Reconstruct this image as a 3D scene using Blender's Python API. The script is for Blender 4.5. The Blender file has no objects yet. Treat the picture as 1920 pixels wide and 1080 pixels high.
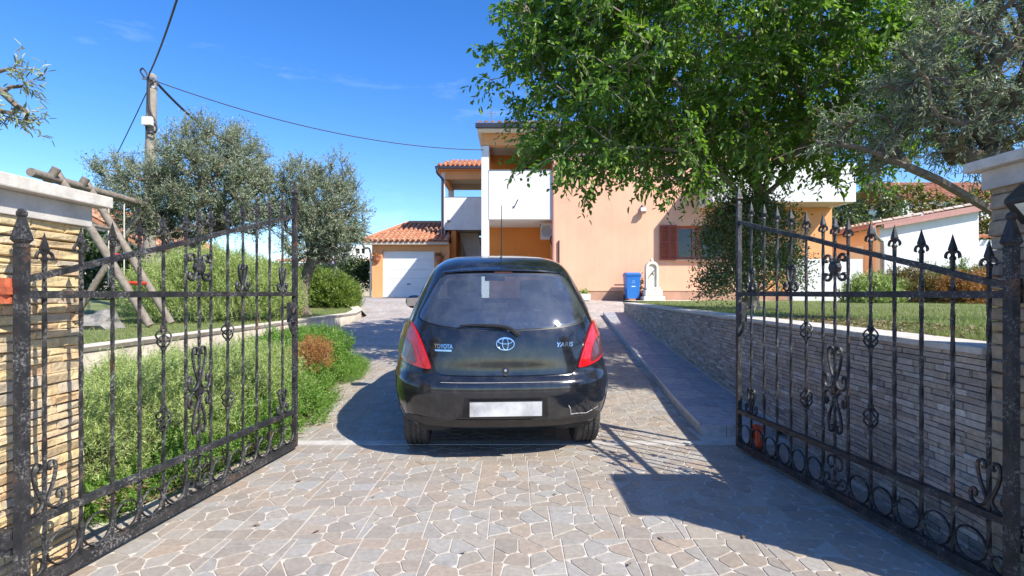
import bpy, bmesh, math, random
import numpy as np
from mathutils import Vector, Matrix, geometry

R = math.radians
PI = math.pi
random.seed(7)
rng = np.random.default_rng(7)
scene = bpy.context.scene
C = scene.collection

# ------------------------------------------------------------------ camera, sky, sun, exposure
F = 1000.0           # focal length in photo pixels (1920 wide)
EYE = 1.22
cam_d = bpy.data.cameras.new('camera')
cam = bpy.data.objects.new('camera', cam_d)
C.objects.link(cam)
cam.location = (0, 0, EYE)
cam.rotation_euler = (R(90), 0, 0)
cam_d.sensor_width = 36
cam_d.lens = 36 * F / 1920
cam_d.shift_y = 10 / 1920
cam_d.clip_start = 0.05
cam_d.clip_end = 3000
scene.camera = cam

SUN = Vector((0.78, -0.64, 1.0)).normalized()
SUN_EL = math.asin(SUN.z)
SUN_AZ = math.atan2(SUN.x, SUN.y)
w = bpy.data.worlds.new('World')
scene.world = w
w.use_nodes = True
nt = w.node_tree
for n in list(nt.nodes):
    nt.nodes.remove(n)
out = nt.nodes.new('ShaderNodeOutputWorld')
bg = nt.nodes.new('ShaderNodeBackground')
sky = nt.nodes.new('ShaderNodeTexSky')
sky.sky_type = 'NISHITA'
sky.sun_disc = False
sky.sun_elevation = SUN_EL
sky.sun_rotation = SUN_AZ
sky.altitude = 100
sky.air_density = 1.0
sky.dust_density = 0.3
sky.ozone_density = 4.0
hsv = nt.nodes.new('ShaderNodeHueSaturation')
hsv.inputs['Hue'].default_value = 0.511
hsv.inputs['Saturation'].default_value = 1.30
hsv.inputs['Value'].default_value = 1.05
# thin cirrus wisps, the same all round the sky
tc = nt.nodes.new('ShaderNodeTexCoord')
mp = nt.nodes.new('ShaderNodeMapping')
mp.inputs['Scale'].default_value = (1.2, 1.2, 5.0)
mp.inputs['Rotation'].default_value = (0.0, 0.35, 0.2)
nz = nt.nodes.new('ShaderNodeTexNoise')
nz.inputs['Scale'].default_value = 3.0
nz.inputs['Detail'].default_value = 8
nz.inputs['Roughness'].default_value = 0.62
rp = nt.nodes.new('ShaderNodeValToRGB')
rp.color_ramp.elements[0].position = 0.58
rp.color_ramp.elements[0].color = (0, 0, 0, 1)
rp.color_ramp.elements[1].position = 0.85
rp.color_ramp.elements[1].color = (0.16, 0.16, 0.16, 1)
mx = nt.nodes.new('ShaderNodeMix')
mx.data_type = 'RGBA'
mx.inputs['B'].default_value = (9.0, 9.6, 10.5, 1)
nt.links.new(tc.outputs['Generated'], mp.inputs['Vector'])
nt.links.new(mp.outputs['Vector'], nz.inputs['Vector'])
nt.links.new(nz.outputs['Fac'], rp.inputs['Fac'])
nt.links.new(rp.outputs['Color'], mx.inputs['Factor'])
nt.links.new(sky.outputs['Color'], hsv.inputs['Color'])
nt.links.new(hsv.outputs['Color'], mx.inputs['A'])
nt.links.new(mx.outputs['Result'], bg.inputs['Color'])
bg.inputs['Strength'].default_value = 0.13
nt.links.new(bg.outputs['Background'], out.inputs['Surface'])

sun_d = bpy.data.lights.new('sun', 'SUN')
sun_d.energy = 4.2
sun_d.angle = R(0.53)
sun_d.color = (1.0, 0.94, 0.83)
sun_o = bpy.data.objects.new('sun', sun_d)
C.objects.link(sun_o)
sun_o.rotation_euler = (-SUN).to_track_quat('-Z', 'Y').to_euler()
sun_o.location = SUN * 60

vs = scene.view_settings
vs.view_transform = 'Standard'
vs.look = 'None'
vs.exposure = 0.9
vs.gamma = 1.0
vs.use_curve_mapping = False
scene.cycles.use_denoising = True
scene.cycles.max_bounces = 8
scene.cycles.transparent_max_bounces = 16


# ------------------------------------------------------------------ materials
def nodes_of(name):
    m = bpy.data.materials.new(name)
    m.use_nodes = True
    t = m.node_tree
    b = t.nodes['Principled BSDF']
    return m, t, b


def ramp(t, fac, cols):
    r = t.nodes.new('ShaderNodeValToRGB')
    els = r.color_ramp.elements
    while len(els) < len(cols):
        els.new(0.5)
    for e, (p, c) in zip(els, cols):
        e.position = p
        e.color = (*c, 1)
    t.links.new(fac, r.inputs['Fac'])
    return r.outputs['Color']


def noise(t, scale, detail=5, rough=0.6, vec=None, dist=0.0):
    n = t.nodes.new('ShaderNodeTexNoise')
    n.inputs['Scale'].default_value = scale
    n.inputs['Detail'].default_value = detail
    n.inputs['Roughness'].default_value = rough
    n.inputs['Distortion'].default_value = dist
    if vec is not None:
        t.links.new(vec, n.inputs['Vector'])
    return n.outputs['Fac']


def mixc(t, fac, a, b, mode='MIX'):
    m = t.nodes.new('ShaderNodeMix')
    m.data_type = 'RGBA'
    m.blend_type = mode
    for s, v in (('Factor', fac), ('A', a), ('B', b)):
        if hasattr(v, 'links'):
            t.links.new(v, m.inputs[s])
        elif s == 'Factor':
            m.inputs[s].default_value = v
        else:
            m.inputs[s].default_value = (*v, 1)
    return m.outputs['Result']


def coords(t, kind='Object'):
    return t.nodes.new('ShaderNodeTexCoord').outputs[kind]


def world_pos(t):
    return t.nodes.new('ShaderNodeNewGeometry').outputs['Position']


def bump(t, b, h, strength=0.3, dist=0.01):
    n = t.nodes.new('ShaderNodeBump')
    n.inputs['Strength'].default_value = strength
    n.inputs['Distance'].default_value = dist
    t.links.new(h, n.inputs['Height'])
    t.links.new(n.outputs['Normal'], b.inputs['Normal'])


def piece_random(t):
    """a random value for each piece: by object and by mesh island together"""
    a = t.nodes.new('ShaderNodeObjectInfo').outputs['Random']
    g = t.nodes.new('ShaderNodeNewGeometry').outputs['Random Per Island']
    m = t.nodes.new('ShaderNodeMath')
    m.operation = 'ADD'
    t.links.new(a, m.inputs[0])
    t.links.new(g, m.inputs[1])
    f = t.nodes.new('ShaderNodeMath')
    f.operation = 'FRACT'
    t.links.new(m.outputs[0], f.inputs[0])
    return f.outputs[0]


def plain(name, col, rough=0.6, var=0.15, scale=6, bmp=0.0, metal=0.0, spec=None, coat=0.0, bscale=None, streak=0.0):
    m, t, b = nodes_of(name)
    p = world_pos(t)
    f = noise(t, scale, 6, 0.65, p)
    lo = tuple(c * (1 - var) for c in col)
    hi = tuple(min(1, c * (1 + var)) for c in col)
    bc = ramp(t, f, [(0.3, lo), (0.7, hi)])
    if streak:          # rain streaks and patches
        mpn = t.nodes.new('ShaderNodeMapping')
        mpn.inputs['Scale'].default_value = (5.0, 5.0, 0.35)
        t.links.new(p, mpn.inputs['Vector'])
        st = ramp(t, noise(t, 1.0, 6, 0.7, mpn.outputs['Vector']), [(0.32, (1 - streak,) * 3), (0.6, (1, 1, 1))])
        pt = ramp(t, noise(t, 0.55, 5, 0.65, p), [(0.35, (1 - streak * 0.6,) * 3), (0.6, (1, 1, 1))])
        bc = mixc(t, 1.0, mixc(t, 1.0, bc, st, 'MULTIPLY'), pt, 'MULTIPLY')
    t.links.new(bc, b.inputs['Base Color'])
    b.inputs['Roughness'].default_value = rough
    b.inputs['Metallic'].default_value = metal
    if coat:
        b.inputs['Coat Weight'].default_value = coat
        b.inputs['Coat Roughness'].default_value = 0.06
    if spec is not None:
        b.inputs['Specular IOR Level'].default_value = spec
    if bmp:
        bump(t, b, noise(t, bscale or scale * 12, 4, 0.6, p), bmp, 0.004)
    return m


def pieces_mat(name, cols, rough=0.75, scale=25, var=0.25, bmp=0.35, bdist=0.006, grime=None):
    """stone, tile: each piece its own tone, grain inside"""
    m, t, b = nodes_of(name)
    r = piece_random(t)
    n = len(cols)
    base = ramp(t, r, [(i / (n - 1), c) for i, c in enumerate(cols)])
    p = world_pos(t)
    f = noise(t, scale, 6, 0.7, p)
    g = ramp(t, f, [(0.3, (1 - var,) * 3), (0.7, (1 + var * 0.6,) * 3)])
    col = mixc(t, 1.0, base, g, 'MULTIPLY')
    if grime:
        gm = ramp(t, noise(t, grime[0], 5, 0.7, p), [(grime[1], (0, 0, 0)), (grime[1] + 0.2, (1, 1, 1))])
        col = mixc(t, gm, col, grime[2])
    t.links.new(col, b.inputs['Base Color'])
    b.inputs['Roughness'].default_value = rough
    bump(t, b, noise(t, scale * 2.2, 5, 0.65, p), bmp, bdist)
    return m


def leaf_mat(name, cols, trans=0.3, rough=0.45, tint=(1.2, 1.3, 0.5), spec=0.5):
    m, t, b = nodes_of(name)
    r = piece_random(t)
    n = len(cols)
    base = ramp(t, r, [(i / (n - 1), c) for i, c in enumerate(cols)])
    t.links.new(base, b.inputs['Base Color'])
    b.inputs['Roughness'].default_value = rough
    b.inputs['Specular IOR Level'].default_value = spec
    tr = t.nodes.new('ShaderNodeBsdfTranslucent')
    t.links.new(mixc(t, 1.0, base, tint, 'MULTIPLY'), tr.inputs['Color'])
    mx = t.nodes.new('ShaderNodeMixShader')
    mx.inputs['Fac'].default_value = trans
    t.links.new(b.outputs[0], mx.inputs[1])
    t.links.new(tr.outputs[0], mx.inputs[2])
    t.links.new(mx.outputs[0], t.nodes['Material Output'].inputs['Surface'])
    return m


M = {}
M['paver'] = pieces_mat('paver_stone', [(0.325, 0.268, 0.21), (0.365, 0.325, 0.27), (0.295, 0.255, 0.212), (0.35, 0.335, 0.305),
                                        (0.375, 0.30, 0.23), (0.315, 0.275, 0.232), (0.385, 0.36, 0.32)],
                        0.62, 35, 0.22, 0.25, 0.003, (1.6, 0.54, (0.22, 0.185, 0.155)))
M['grout'] = plain('grout', (0.54, 0.49, 0.42), 0.9, 0.22, 14, 0.3)
M['strip_stone'] = pieces_mat('strip_stone', [(0.46, 0.37, 0.28), (0.33, 0.275, 0.23), (0.54, 0.46, 0.385), (0.40, 0.34, 0.29), (0.50, 0.40, 0.30), (0.29, 0.245, 0.21), (0.43, 0.37, 0.32), (0.62, 0.56, 0.49)], 0.85, 30, 0.35, 0.6, 0.01)
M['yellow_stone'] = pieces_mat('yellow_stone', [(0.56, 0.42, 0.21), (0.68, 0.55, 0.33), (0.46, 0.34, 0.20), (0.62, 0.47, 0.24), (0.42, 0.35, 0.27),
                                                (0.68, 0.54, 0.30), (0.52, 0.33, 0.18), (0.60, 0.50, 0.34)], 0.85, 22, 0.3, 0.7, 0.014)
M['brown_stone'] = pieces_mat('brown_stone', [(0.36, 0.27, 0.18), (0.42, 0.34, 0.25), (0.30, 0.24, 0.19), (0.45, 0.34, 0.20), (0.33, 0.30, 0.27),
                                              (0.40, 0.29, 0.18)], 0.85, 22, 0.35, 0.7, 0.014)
M['mortar'] = plain('mortar', (0.20, 0.17, 0.14), 0.95, 0.25, 20, 0.4)
M['mortar_sand'] = plain('mortar_sand', (0.44, 0.34, 0.21), 0.95, 0.25, 20, 0.4)
M['mortar_grey'] = plain('mortar_grey', (0.24, 0.21, 0.185), 0.95, 0.25, 20, 0.4)
M['cap_stone'] = plain('cap_stone', (0.56, 0.52, 0.46), 0.8, 0.2, 18, 0.6)
M['concrete'] = plain('concrete', (0.48, 0.45, 0.41), 0.9, 0.22, 7, 0.5)
M['pale_concrete'] = plain('pale_concrete', (0.60, 0.53, 0.43), 0.9, 0.25, 5, 0.5)
M['slate'] = pieces_mat('slate_tile', [(0.34, 0.37, 0.42), (0.44, 0.43, 0.43), (0.30, 0.33, 0.38), (0.39, 0.40, 0.44)], 0.6, 12, 0.4, 0.3, 0.004)
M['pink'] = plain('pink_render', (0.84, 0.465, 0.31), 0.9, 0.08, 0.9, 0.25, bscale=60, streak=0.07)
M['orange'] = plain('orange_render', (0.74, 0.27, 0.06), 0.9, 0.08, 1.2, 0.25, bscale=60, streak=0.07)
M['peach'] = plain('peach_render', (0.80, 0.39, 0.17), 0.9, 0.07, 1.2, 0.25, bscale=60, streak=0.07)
M['white'] = plain('white_render', (0.80, 0.79, 0.77), 0.85, 0.06, 2.0, 0.2, bscale=50, streak=0.07)
M['beige'] = plain('beige_render', (0.62, 0.54, 0.45), 0.9, 0.08, 1.5, 0.2, streak=0.07)
M['plinth'] = plain('plinth_render', (0.46, 0.27, 0.19), 0.9, 0.12, 3.0, 0.3, streak=0.07)
M['white_paint'] = plain('white_paint', (0.82, 0.82, 0.80), 0.45, 0.04, 3)
M['dark_gutter'] = plain('dark_gutter', (0.03, 0.03, 0.045), 0.4, 0.2, 5)
M['steel'] = plain('grey_steel', (0.30, 0.30, 0.30), 0.4, 0.2, 20, metal=0.7)
M['tile'] = pieces_mat('roof_tile', [(0.52, 0.19, 0.09), (0.58, 0.27, 0.15), (0.43, 0.17, 0.09), (0.62, 0.33, 0.19), (0.48, 0.22, 0.13)], 0.85, 9, 0.3, 0.3, 0.01,
                       (1.4, 0.58, (0.30, 0.20, 0.14)))
M['pale_tile'] = pieces_mat('weathered_tile', [(0.52, 0.40, 0.33), (0.60, 0.47, 0.39), (0.47, 0.33, 0.27), (0.62, 0.52, 0.45)], 0.85, 9, 0.3, 0.3, 0.01)
M['fascia'] = plain('fascia_pink', (0.46, 0.24, 0.21), 0.8, 0.12, 4)
M['shutter'] = plain('shutter_red', (0.27, 0.045, 0.03), 0.5, 0.2, 8)
M['window_frame'] = plain('frame_red', (0.42, 0.09, 0.04), 0.5, 0.2, 8)
M['dark'] = plain('dark_void', (0.012, 0.012, 0.013), 0.8, 0.3, 4)
M['log'] = plain('log_wood', (0.22, 0.185, 0.15), 0.85, 0.35, 12, 0.7)
M['pole_wood'] = plain('pole_wood', (0.30, 0.26, 0.21), 0.9, 0.25, 10, 0.5)
M['bark'] = plain('bark_grey', (0.17, 0.135, 0.10), 0.95, 0.4, 18, 1.0, bscale=60)
M['bark_pale'] = plain('bark_pale', (0.26, 0.22, 0.175), 0.95, 0.4, 18, 1.0, bscale=60)
M['cable'] = plain('cable_black', (0.02, 0.02, 0.025), 0.6, 0.1, 5)
M['rope'] = plain('rope_pale', (0.55, 0.52, 0.46), 0.9, 0.2, 30)
M['red_paint'] = plain('red_plastic', (0.50, 0.05, 0.03), 0.45, 0.2, 10)
M['red_rope'] = plain('orange_red_rope', (0.60, 0.09, 0.03), 0.7, 0.25, 40)
M['blue_bin'] = plain('blue_plastic', (0.02, 0.16, 0.52), 0.45, 0.12, 6)
M['rubber'] = plain('rubber', (0.06, 0.056, 0.052), 0.85, 0.3, 40, 0.3)
M['stone_white'] = plain('fountain_stone', (0.66, 0.62, 0.54), 0.85, 0.2, 12, 0.5)
M['terracotta'] = plain('terracotta', (0.45, 0.17, 0.09), 0.85, 0.2, 12, 0.2)
M['soil'] = plain('soil', (0.14, 0.10, 0.065), 0.95, 0.4, 9, 1.0)
M['parasol'] = plain('parasol_cloth', (0.40, 0.29, 0.52), 0.85, 0.1, 4)
M['ac'] = plain('ac_casing', (0.55, 0.50, 0.44), 0.6, 0.1, 8)
M['lamp_black'] = plain('lamp_black', (0.018, 0.018, 0.02), 0.35, 0.2, 20)
M['lamp_panel'] = plain('lamp_diffuser', (0.62, 0.66, 0.60), 0.35, 0.1, 60)
M['rock'] = plain('rock', (0.22, 0.205, 0.185), 0.95, 0.35, 8, 0.9)

M['leaf_broad'] = leaf_mat('leaf_broad', [(0.07, 0.155, 0.024), (0.13, 0.25, 0.035), (0.09, 0.20, 0.03), (0.20, 0.33, 0.055), (0.11, 0.22, 0.035), (0.27, 0.38, 0.075)], 0.48, 0.42, spec=0.5)
M['leaf_olive'] = leaf_mat('leaf_olive', [(0.20, 0.25, 0.145), (0.31, 0.35, 0.25), (0.15, 0.20, 0.10), (0.46, 0.50, 0.41), (0.25, 0.30, 0.18), (0.18, 0.23, 0.12)], 0.30, 0.42, (1.1, 1.2, 0.8))
M['leaf_rosemary'] = leaf_mat('leaf_rosemary', [(0.26, 0.36, 0.085), (0.37, 0.45, 0.14), (0.15, 0.24, 0.055), (0.48, 0.53, 0.23), (0.29, 0.39, 0.11)], 0.2, 0.5)
M['leaf_bright'] = leaf_mat('leaf_bright', [(0.13, 0.27, 0.035), (0.19, 0.34, 0.05), (0.09, 0.20, 0.03), (0.25, 0.38, 0.08)], 0.3, 0.5)
M['leaf_juniper'] = leaf_mat('leaf_juniper', [(0.07, 0.13, 0.022), (0.14, 0.22, 0.03), (0.22, 0.29, 0.04), (0.08, 0.15, 0.025)], 0.2, 0.5)
M['leaf_shrub'] = leaf_mat('leaf_shrub', [(0.07, 0.11, 0.04), (0.12, 0.17, 0.06), (0.18, 0.22, 0.10), (0.08, 0.13, 0.045), (0.28, 0.30, 0.18)], 0.25, 0.4)
M['leaf_dark'] = leaf_mat('leaf_dark', [(0.03, 0.06, 0.02), (0.05, 0.09, 0.025), (0.08, 0.12, 0.03)], 0.25, 0.45)
M['leaf_autumn'] = leaf_mat('leaf_autumn', [(0.10, 0.16, 0.03), (0.22, 0.18, 0.05), (0.14, 0.19, 0.04), (0.28, 0.13, 0.05), (0.18, 0.22, 0.06)], 0.25, 0.5)
M['leaf_brown'] = leaf_mat('leaf_brown', [(0.20, 0.10, 0.03), (0.26, 0.15, 0.05), (0.12, 0.12, 0.04), (0.15, 0.17, 0.05), (0.30, 0.20, 0.09)], 0.2, 0.6)
M['leaf_orange'] = leaf_mat('leaf_orange', [(0.42, 0.20, 0.05), (0.32, 0.13, 0.04), (0.48, 0.28, 0.10)], 0.2, 0.6)
M['leaf_litter'] = leaf_mat('leaf_litter', [(0.24, 0.14, 0.08), (0.32, 0.22, 0.13), (0.17, 0.10, 0.06), (0.40, 0.30, 0.20)], 0.1, 0.8)
M['grass'] = leaf_mat('grass_blade', [(0.17, 0.25, 0.05), (0.25, 0.30, 0.09), (0.13, 0.21, 0.04), (0.34, 0.32, 0.15), (0.19, 0.27, 0.07)], 0.3, 0.6)


def lawn_mat():
    m, t, b = nodes_of('lawn_ground')
    p = world_pos(t)
    a = ramp(t, noise(t, 1.3, 6, 0.7, p), [(0.35, (0.13, 0.18, 0.045)), (0.55, (0.20, 0.23, 0.075)), (0.7, (0.29, 0.25, 0.13))])
    g = ramp(t, noise(t, 60, 4, 0.7, p), [(0.3, (0.6, 0.6, 0.6)), (0.7, (1.25, 1.25, 1.25))])
    t.links.new(mixc(t, 1.0, a, g, 'MULTIPLY'), b.inputs['Base Color'])
    b.inputs['Roughness'].default_value = 0.95
    bump(t, b, noise(t, 80, 4, 0.7, p), 0.8, 0.03)
    return m


M['lawn'] = lawn_mat()


def far_paving_mat():
    m, t, b = nodes_of('far_paving')
    p = world_pos(t)
    v = t.nodes.new('ShaderNodeTexVoronoi')
    v.feature = 'DISTANCE_TO_EDGE'
    v.inputs['Scale'].default_value = 7.5
    v2 = t.nodes.new('ShaderNodeTexVoronoi')
    v2.inputs['Scale'].default_value = 7.5
    t.links.new(p, v.inputs['Vector'])
    t.links.new(p, v2.inputs['Vector'])
    sep = t.nodes.new('ShaderNodeSeparateColor')
    t.links.new(v2.outputs['Color'], sep.inputs[0])
    base = ramp(t, sep.outputs[0], [(0, (0.33, 0.26, 0.22)), (0.35, (0.39, 0.34, 0.30)), (0.7, (0.36, 0.345, 0.335)), (1, (0.41, 0.32, 0.27))])
    gr = ramp(t, v.outputs['Distance'], [(0.02, (1, 1, 1)), (0.06, (0, 0, 0))])
    col = mixc(t, gr, base, (0.55, 0.50, 0.44))
    st = ramp(t, noise(t, 0.8, 5, 0.7, p), [(0.35, (0.75, 0.75, 0.75)), (0.65, (1.1, 1.1, 1.1))])
    t.links.new(mixc(t, 1.0, col, st, 'MULTIPLY'), b.inputs['Base Color'])
    b.inputs['Roughness'].default_value = 0.75
    return m


M['far_paving'] = far_paving_mat()


def iron_mat():
    m, t, b = nodes_of('worn_black_iron')
    p = world_pos(t)
    chip = mixc(t, 1.0, ramp(t, noise(t, 90, 8, 0.8, p), [(0.50, (0, 0, 0)), (0.62, (1, 1, 1))]), ramp(t, noise(t, 9, 4, 0.7, p), [(0.45, (0, 0, 0)), (0.62, (0.9, 0.9, 0.9))]), 'MULTIPLY')
    rust = ramp(t, noise(t, 4.2, 8, 0.75, p), [(0.57, (0, 0, 0)), (0.68, (0.85, 0.85, 0.85))])
    tone = ramp(t, noise(t, 14, 5, 0.7, p), [(0.35, (0.008, 0.0085, 0.0105)), (0.65, (0.028, 0.027, 0.028))])
    c = mixc(t, chip, tone, (0.30, 0.285, 0.265))
    rc = ramp(t, noise(t, 60, 4, 0.7, p), [(0.3, (0.045, 0.024, 0.016)), (0.7, (0.24, 0.105, 0.05))])
    c = mixc(t, rust, c, rc)
    t.links.new(c, b.inputs['Base Color'])
    rr = ramp(t, noise(t, 20, 4, 0.7, p), [(0.3, (0.35,) * 3), (0.7, (0.75,) * 3)])
    t.links.new(rr, b.inputs['Roughness'])
    bump(t, b, noise(t, 70, 5, 0.7, p), 0.5, 0.004)
    return m


M['iron'] = iron_mat()
M['rust'] = plain('rust_red', (0.40, 0.09, 0.035), 0.8, 0.35, 30, 0.5)


def paint_mat():
    m, t, b = nodes_of('black_car_paint')
    p = coords(t, 'Object')
    d = ramp(t, noise(t, 9, 8, 0.75, p), [(0.45, (0, 0, 0)), (0.85, (1, 1, 1))])
    t.links.new(mixc(t, d, (0.009, 0.0105, 0.014), (0.048, 0.047, 0.047)), b.inputs['Base Color'])
    r = ramp(t, noise(t, 14, 8, 0.7, p), [(0.35, (0.10,) * 3), (0.8, (0.30,) * 3)])
    t.links.new(r, b.inputs['Roughness'])
    b.inputs['Coat Weight'].default_value = 0.7
    b.inputs['Coat Roughness'].default_value = 0.05
    return m


M['car_paint'] = paint_mat()
M['bumper_plastic'] = plain('bumper_dusty', (0.030, 0.029, 0.028), 0.5, 0.4, 18)
M['black_plastic'] = plain('black_plastic', (0.014, 0.014, 0.015), 0.45, 0.3, 20)
M['chrome'] = plain('chrome', (0.78, 0.78, 0.78), 0.16, 0.05, 20, metal=1.0)
M['plate'] = plain('plate_white', (0.50, 0.50, 0.50), 0.4, 0.35, 6)
M['seat'] = plain('seat_cloth', (0.16, 0.165, 0.175), 0.9, 0.2, 30)
M['scratch'] = plain('scratch_grey', (0.42, 0.41, 0.40), 0.8, 0.2, 60)


def lamp_mat(name, col, em=0.0):
    m, t, b = nodes_of(name)
    b.inputs['Base Color'].default_value = (*col, 1)
    b.inputs['Roughness'].default_value = 0.12
    b.inputs['Coat Weight'].default_value = 1.0
    b.inputs['Coat Roughness'].default_value = 0.03
    wv = t.nodes.new('ShaderNodeTexWave')
    wv.inputs['Scale'].default_value = 55
    t.links.new(coords(t, 'Object'), wv.inputs['Vector'])
    bump(t, b, wv.outputs['Fac'], 0.25, 0.004)
    return m


M['lamp_red'] = lamp_mat('tail_lamp_red', (0.50, 0.006, 0.008))
M['lamp_smoke'] = lamp_mat('tail_lamp_smoke', (0.10, 0.028, 0.026))
M['lamp_amber'] = lamp_mat('marker_amber', (0.6, 0.22, 0.02))


def glass_mat(name, tint, fac=0.5, dust=0.01):
    m, t, b = nodes_of(name)
    t.nodes.remove(b)
    tr = t.nodes.new('ShaderNodeBsdfTransparent')
    tr.inputs['Color'].default_value = (*tint, 1)
    gl = t.nodes.new('ShaderNodeBsdfGlossy')
    gl.inputs['Roughness'].default_value = 0.05
    gl.inputs['Color'].default_value = (0.9, 0.95, 1.0, 1)
    fr = t.nodes.new('ShaderNodeFresnel')
    fr.inputs['IOR'].default_value = 1.62
    ad = t.nodes.new('ShaderNodeMath')
    ad.operation = 'MULTIPLY_ADD'
    ad.inputs[1].default_value = 1.0
    ad.inputs[2].default_value = fac
    t.links.new(fr.outputs[0], ad.inputs[0])
    mx = t.nodes.new('ShaderNodeMixShader')
    t.links.new(ad.outputs[0], mx.inputs['Fac'])
    t.links.new(tr.outputs[0], mx.inputs[1])
    t.links.new(gl.outputs[0], mx.inputs[2])
    film = t.nodes.new('ShaderNodeBsdfDiffuse')
    film.inputs['Color'].default_value = (0.62, 0.66, 0.68, 1)
    m2 = t.nodes.new('ShaderNodeMixShader')
    dn = ramp(t, noise(t, 9, 6, 0.7, coords(t, 'Object')), [(0.3, (dust * 0.5,) * 3), (0.75, (dust * 1.5,) * 3)])
    t.links.new(dn, m2.inputs['Fac'])
    t.links.new(mx.outputs[0], m2.inputs[1])
    t.links.new(film.outputs[0], m2.inputs[2])
    t.links.new(m2.outputs[0], t.nodes['Material Output'].inputs['Surface'])
    return m


M['car_glass'] = glass_mat('tinted_glass', (0.72, 0.80, 0.82), 0.10, 0.055)
M['house_glass'] = glass_mat('house_glass', (0.55, 0.6, 0.6), 0.0)


# ------------------------------------------------------------------ mesh helpers
def link(o, parent=None):
    C.objects.link(o)
    if parent is not None:
        o.parent = parent
    return o


def tag(o, label=None, cat=None, group=None, kind=None):
    if label:
        o['label'] = label
    if cat:
        o['category'] = cat
    if group:
        o['group'] = group
    if kind:
        o['kind'] = kind
    return o


def empty(name, loc=(0, 0, 0), rz=0.0):
    o = bpy.data.objects.new(name, None)
    o.empty_display_size = 0.2
    C.objects.link(o)
    o.location = loc
    o.rotation_euler = (0, 0, rz)
    return o


class MB:
    def __init__(self):
        self.v = []
        self.f = []
        self.M = Matrix.Identity(4)

    def add(self, vs, fs):
        k = len(self.v)
        self.v += [tuple(self.M @ Vector(p)) for p in vs]
        self.f += [tuple(i + k for i in f) for f in fs]
        return self

    def box(self, x0, x1, y0, y1, z0, z1, rot=None, c=None):
        vs = [(x, y, z) for z in (z0, z1) for y in (y0, y1) for x in (x0, x1)]
        if rot is not None:
            c = Vector(c) if c is not None else Vector(((x0 + x1) / 2, (y0 + y1) / 2, (z0 + z1) / 2))
            vs = [tuple(rot @ (Vector(p) - c) + c) for p in vs]
        return self.add(vs, [(0, 2, 3, 1), (4, 5, 7, 6), (0, 1, 5, 4), (2, 6, 7, 3), (0, 4, 6, 2), (1, 3, 7, 5)])

    def tube(self, path, rad, n=8, cap=True, twist=0.0, flat=None, up=None):
        path = [Vector(p) for p in path]
        m = len(path)
        if not hasattr(rad, '__len__'):
            rad = [rad] * m
        vs = []
        ref = None
        for i, p in enumerate(path):
            t = (path[min(i + 1, m - 1)] - path[max(i - 1, 0)])
            if t.length < 1e-9:
                t = Vector((0, 0, 1))
            t.normalize()
            if ref is None:
                if up is not None:
                    ref = Vector(up)
                else:
                    ref = Vector((1, 0, 0)) if abs(t.x) < 0.8 else Vector((0, 1, 0))
            a = ref - t * ref.dot(t)
            if a.length < 1e-6:
                a = t.orthogonal()
            a.normalize()
            ref = a
            b = t.cross(a)
            for k in range(n):
                an = 2 * PI * k / n + twist * i + (PI / 4 if n == 4 else 0)
                ca, sa = math.cos(an) * rad[i], math.sin(an) * rad[i]
                if flat:
                    ca *= flat[0]
                    sa *= flat[1]
                vs.append(tuple(p + a * ca + b * sa))
        fs = []
        for i in range(m - 1):
            for k in range(n):
                k2 = (k + 1) % n
                fs.append((i * n + k, i * n + k2, (i + 1) * n + k2, (i + 1) * n + k))
        if cap:
            fs.append(tuple(range(n - 1, -1, -1)))
            fs.append(tuple((m - 1) * n + k for k in range(n)))
        return self.add(vs, fs)

    def lathe(self, prof, c=(0, 0, 0), n=16, a0=0.0):
        vs, fs = [], []
        for r, z in prof:
            for k in range(n):
                an = a0 + 2 * PI * k / n
                vs.append((c[0] + r * math.cos(an), c[1] + r * math.sin(an), c[2] + z))
        for i in range(len(prof) - 1):
            for k in range(n):
                k2 = (k + 1) % n
                fs.append((i * n + k, i * n + k2, (i + 1) * n + k2, (i + 1) * n + k))
        fs.append(tuple(range(n - 1, -1, -1)))
        fs.append(tuple((len(prof) - 1) * n + k for k in range(n)))
        return self.add(vs, fs)

    def prism(self, poly, z0, z1):
        n = len(poly)
        vs = [(p[0], p[1], z0) for p in poly] + [(p[0], p[1], z1) for p in poly]
        fs = [tuple(range(n - 1, -1, -1)), tuple(range(n, 2 * n))]
        fs += [(i, (i + 1) % n, n + (i + 1) % n, n + i) for i in range(n)]
        return self.add(vs, fs)

    def prism_y(self, poly, y0, y1):
        """poly in (x, z), pushed along y"""
        n = len(poly)
        vs = [(p[0], y0, p[1]) for p in poly] + [(p[0], y1, p[1]) for p in poly]
        fs = [tuple(range(n)), tuple(range(2 * n - 1, n - 1, -1))]
        fs += [((i + 1) % n, i, n + i, n + (i + 1) % n) for i in range(n)]
        return self.add(vs, fs)

    def build(self, name, mat, parent=None, smooth=False, bevel=0.0, loc=None):
        me = bpy.data.meshes.new(name)
        me.from_pydata(self.v, [], self.f)
        me.update()
        if bevel:
            bm = bmesh.new()
            bm.from_mesh(me)
            bmesh.ops.recalc_face_normals(bm, faces=bm.faces)
            bmesh.ops.bevel(bm, geom=list(bm.edges), offset=bevel, segments=2, affect='EDGES', profile=0.6)
            bm.to_mesh(me)
            bm.free()
        me.materials.append(M[mat] if isinstance(mat, str) else mat)
        if smooth:
            me.polygons.foreach_set('use_smooth', [True] * len(me.polygons))
            try:
                me.set_sharp_from_angle(angle=R(42))
            except Exception:
                pass
        o = bpy.data.objects.new(name, me)
        if loc is not None:
            o.location = loc
        return link(o, parent)


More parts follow.
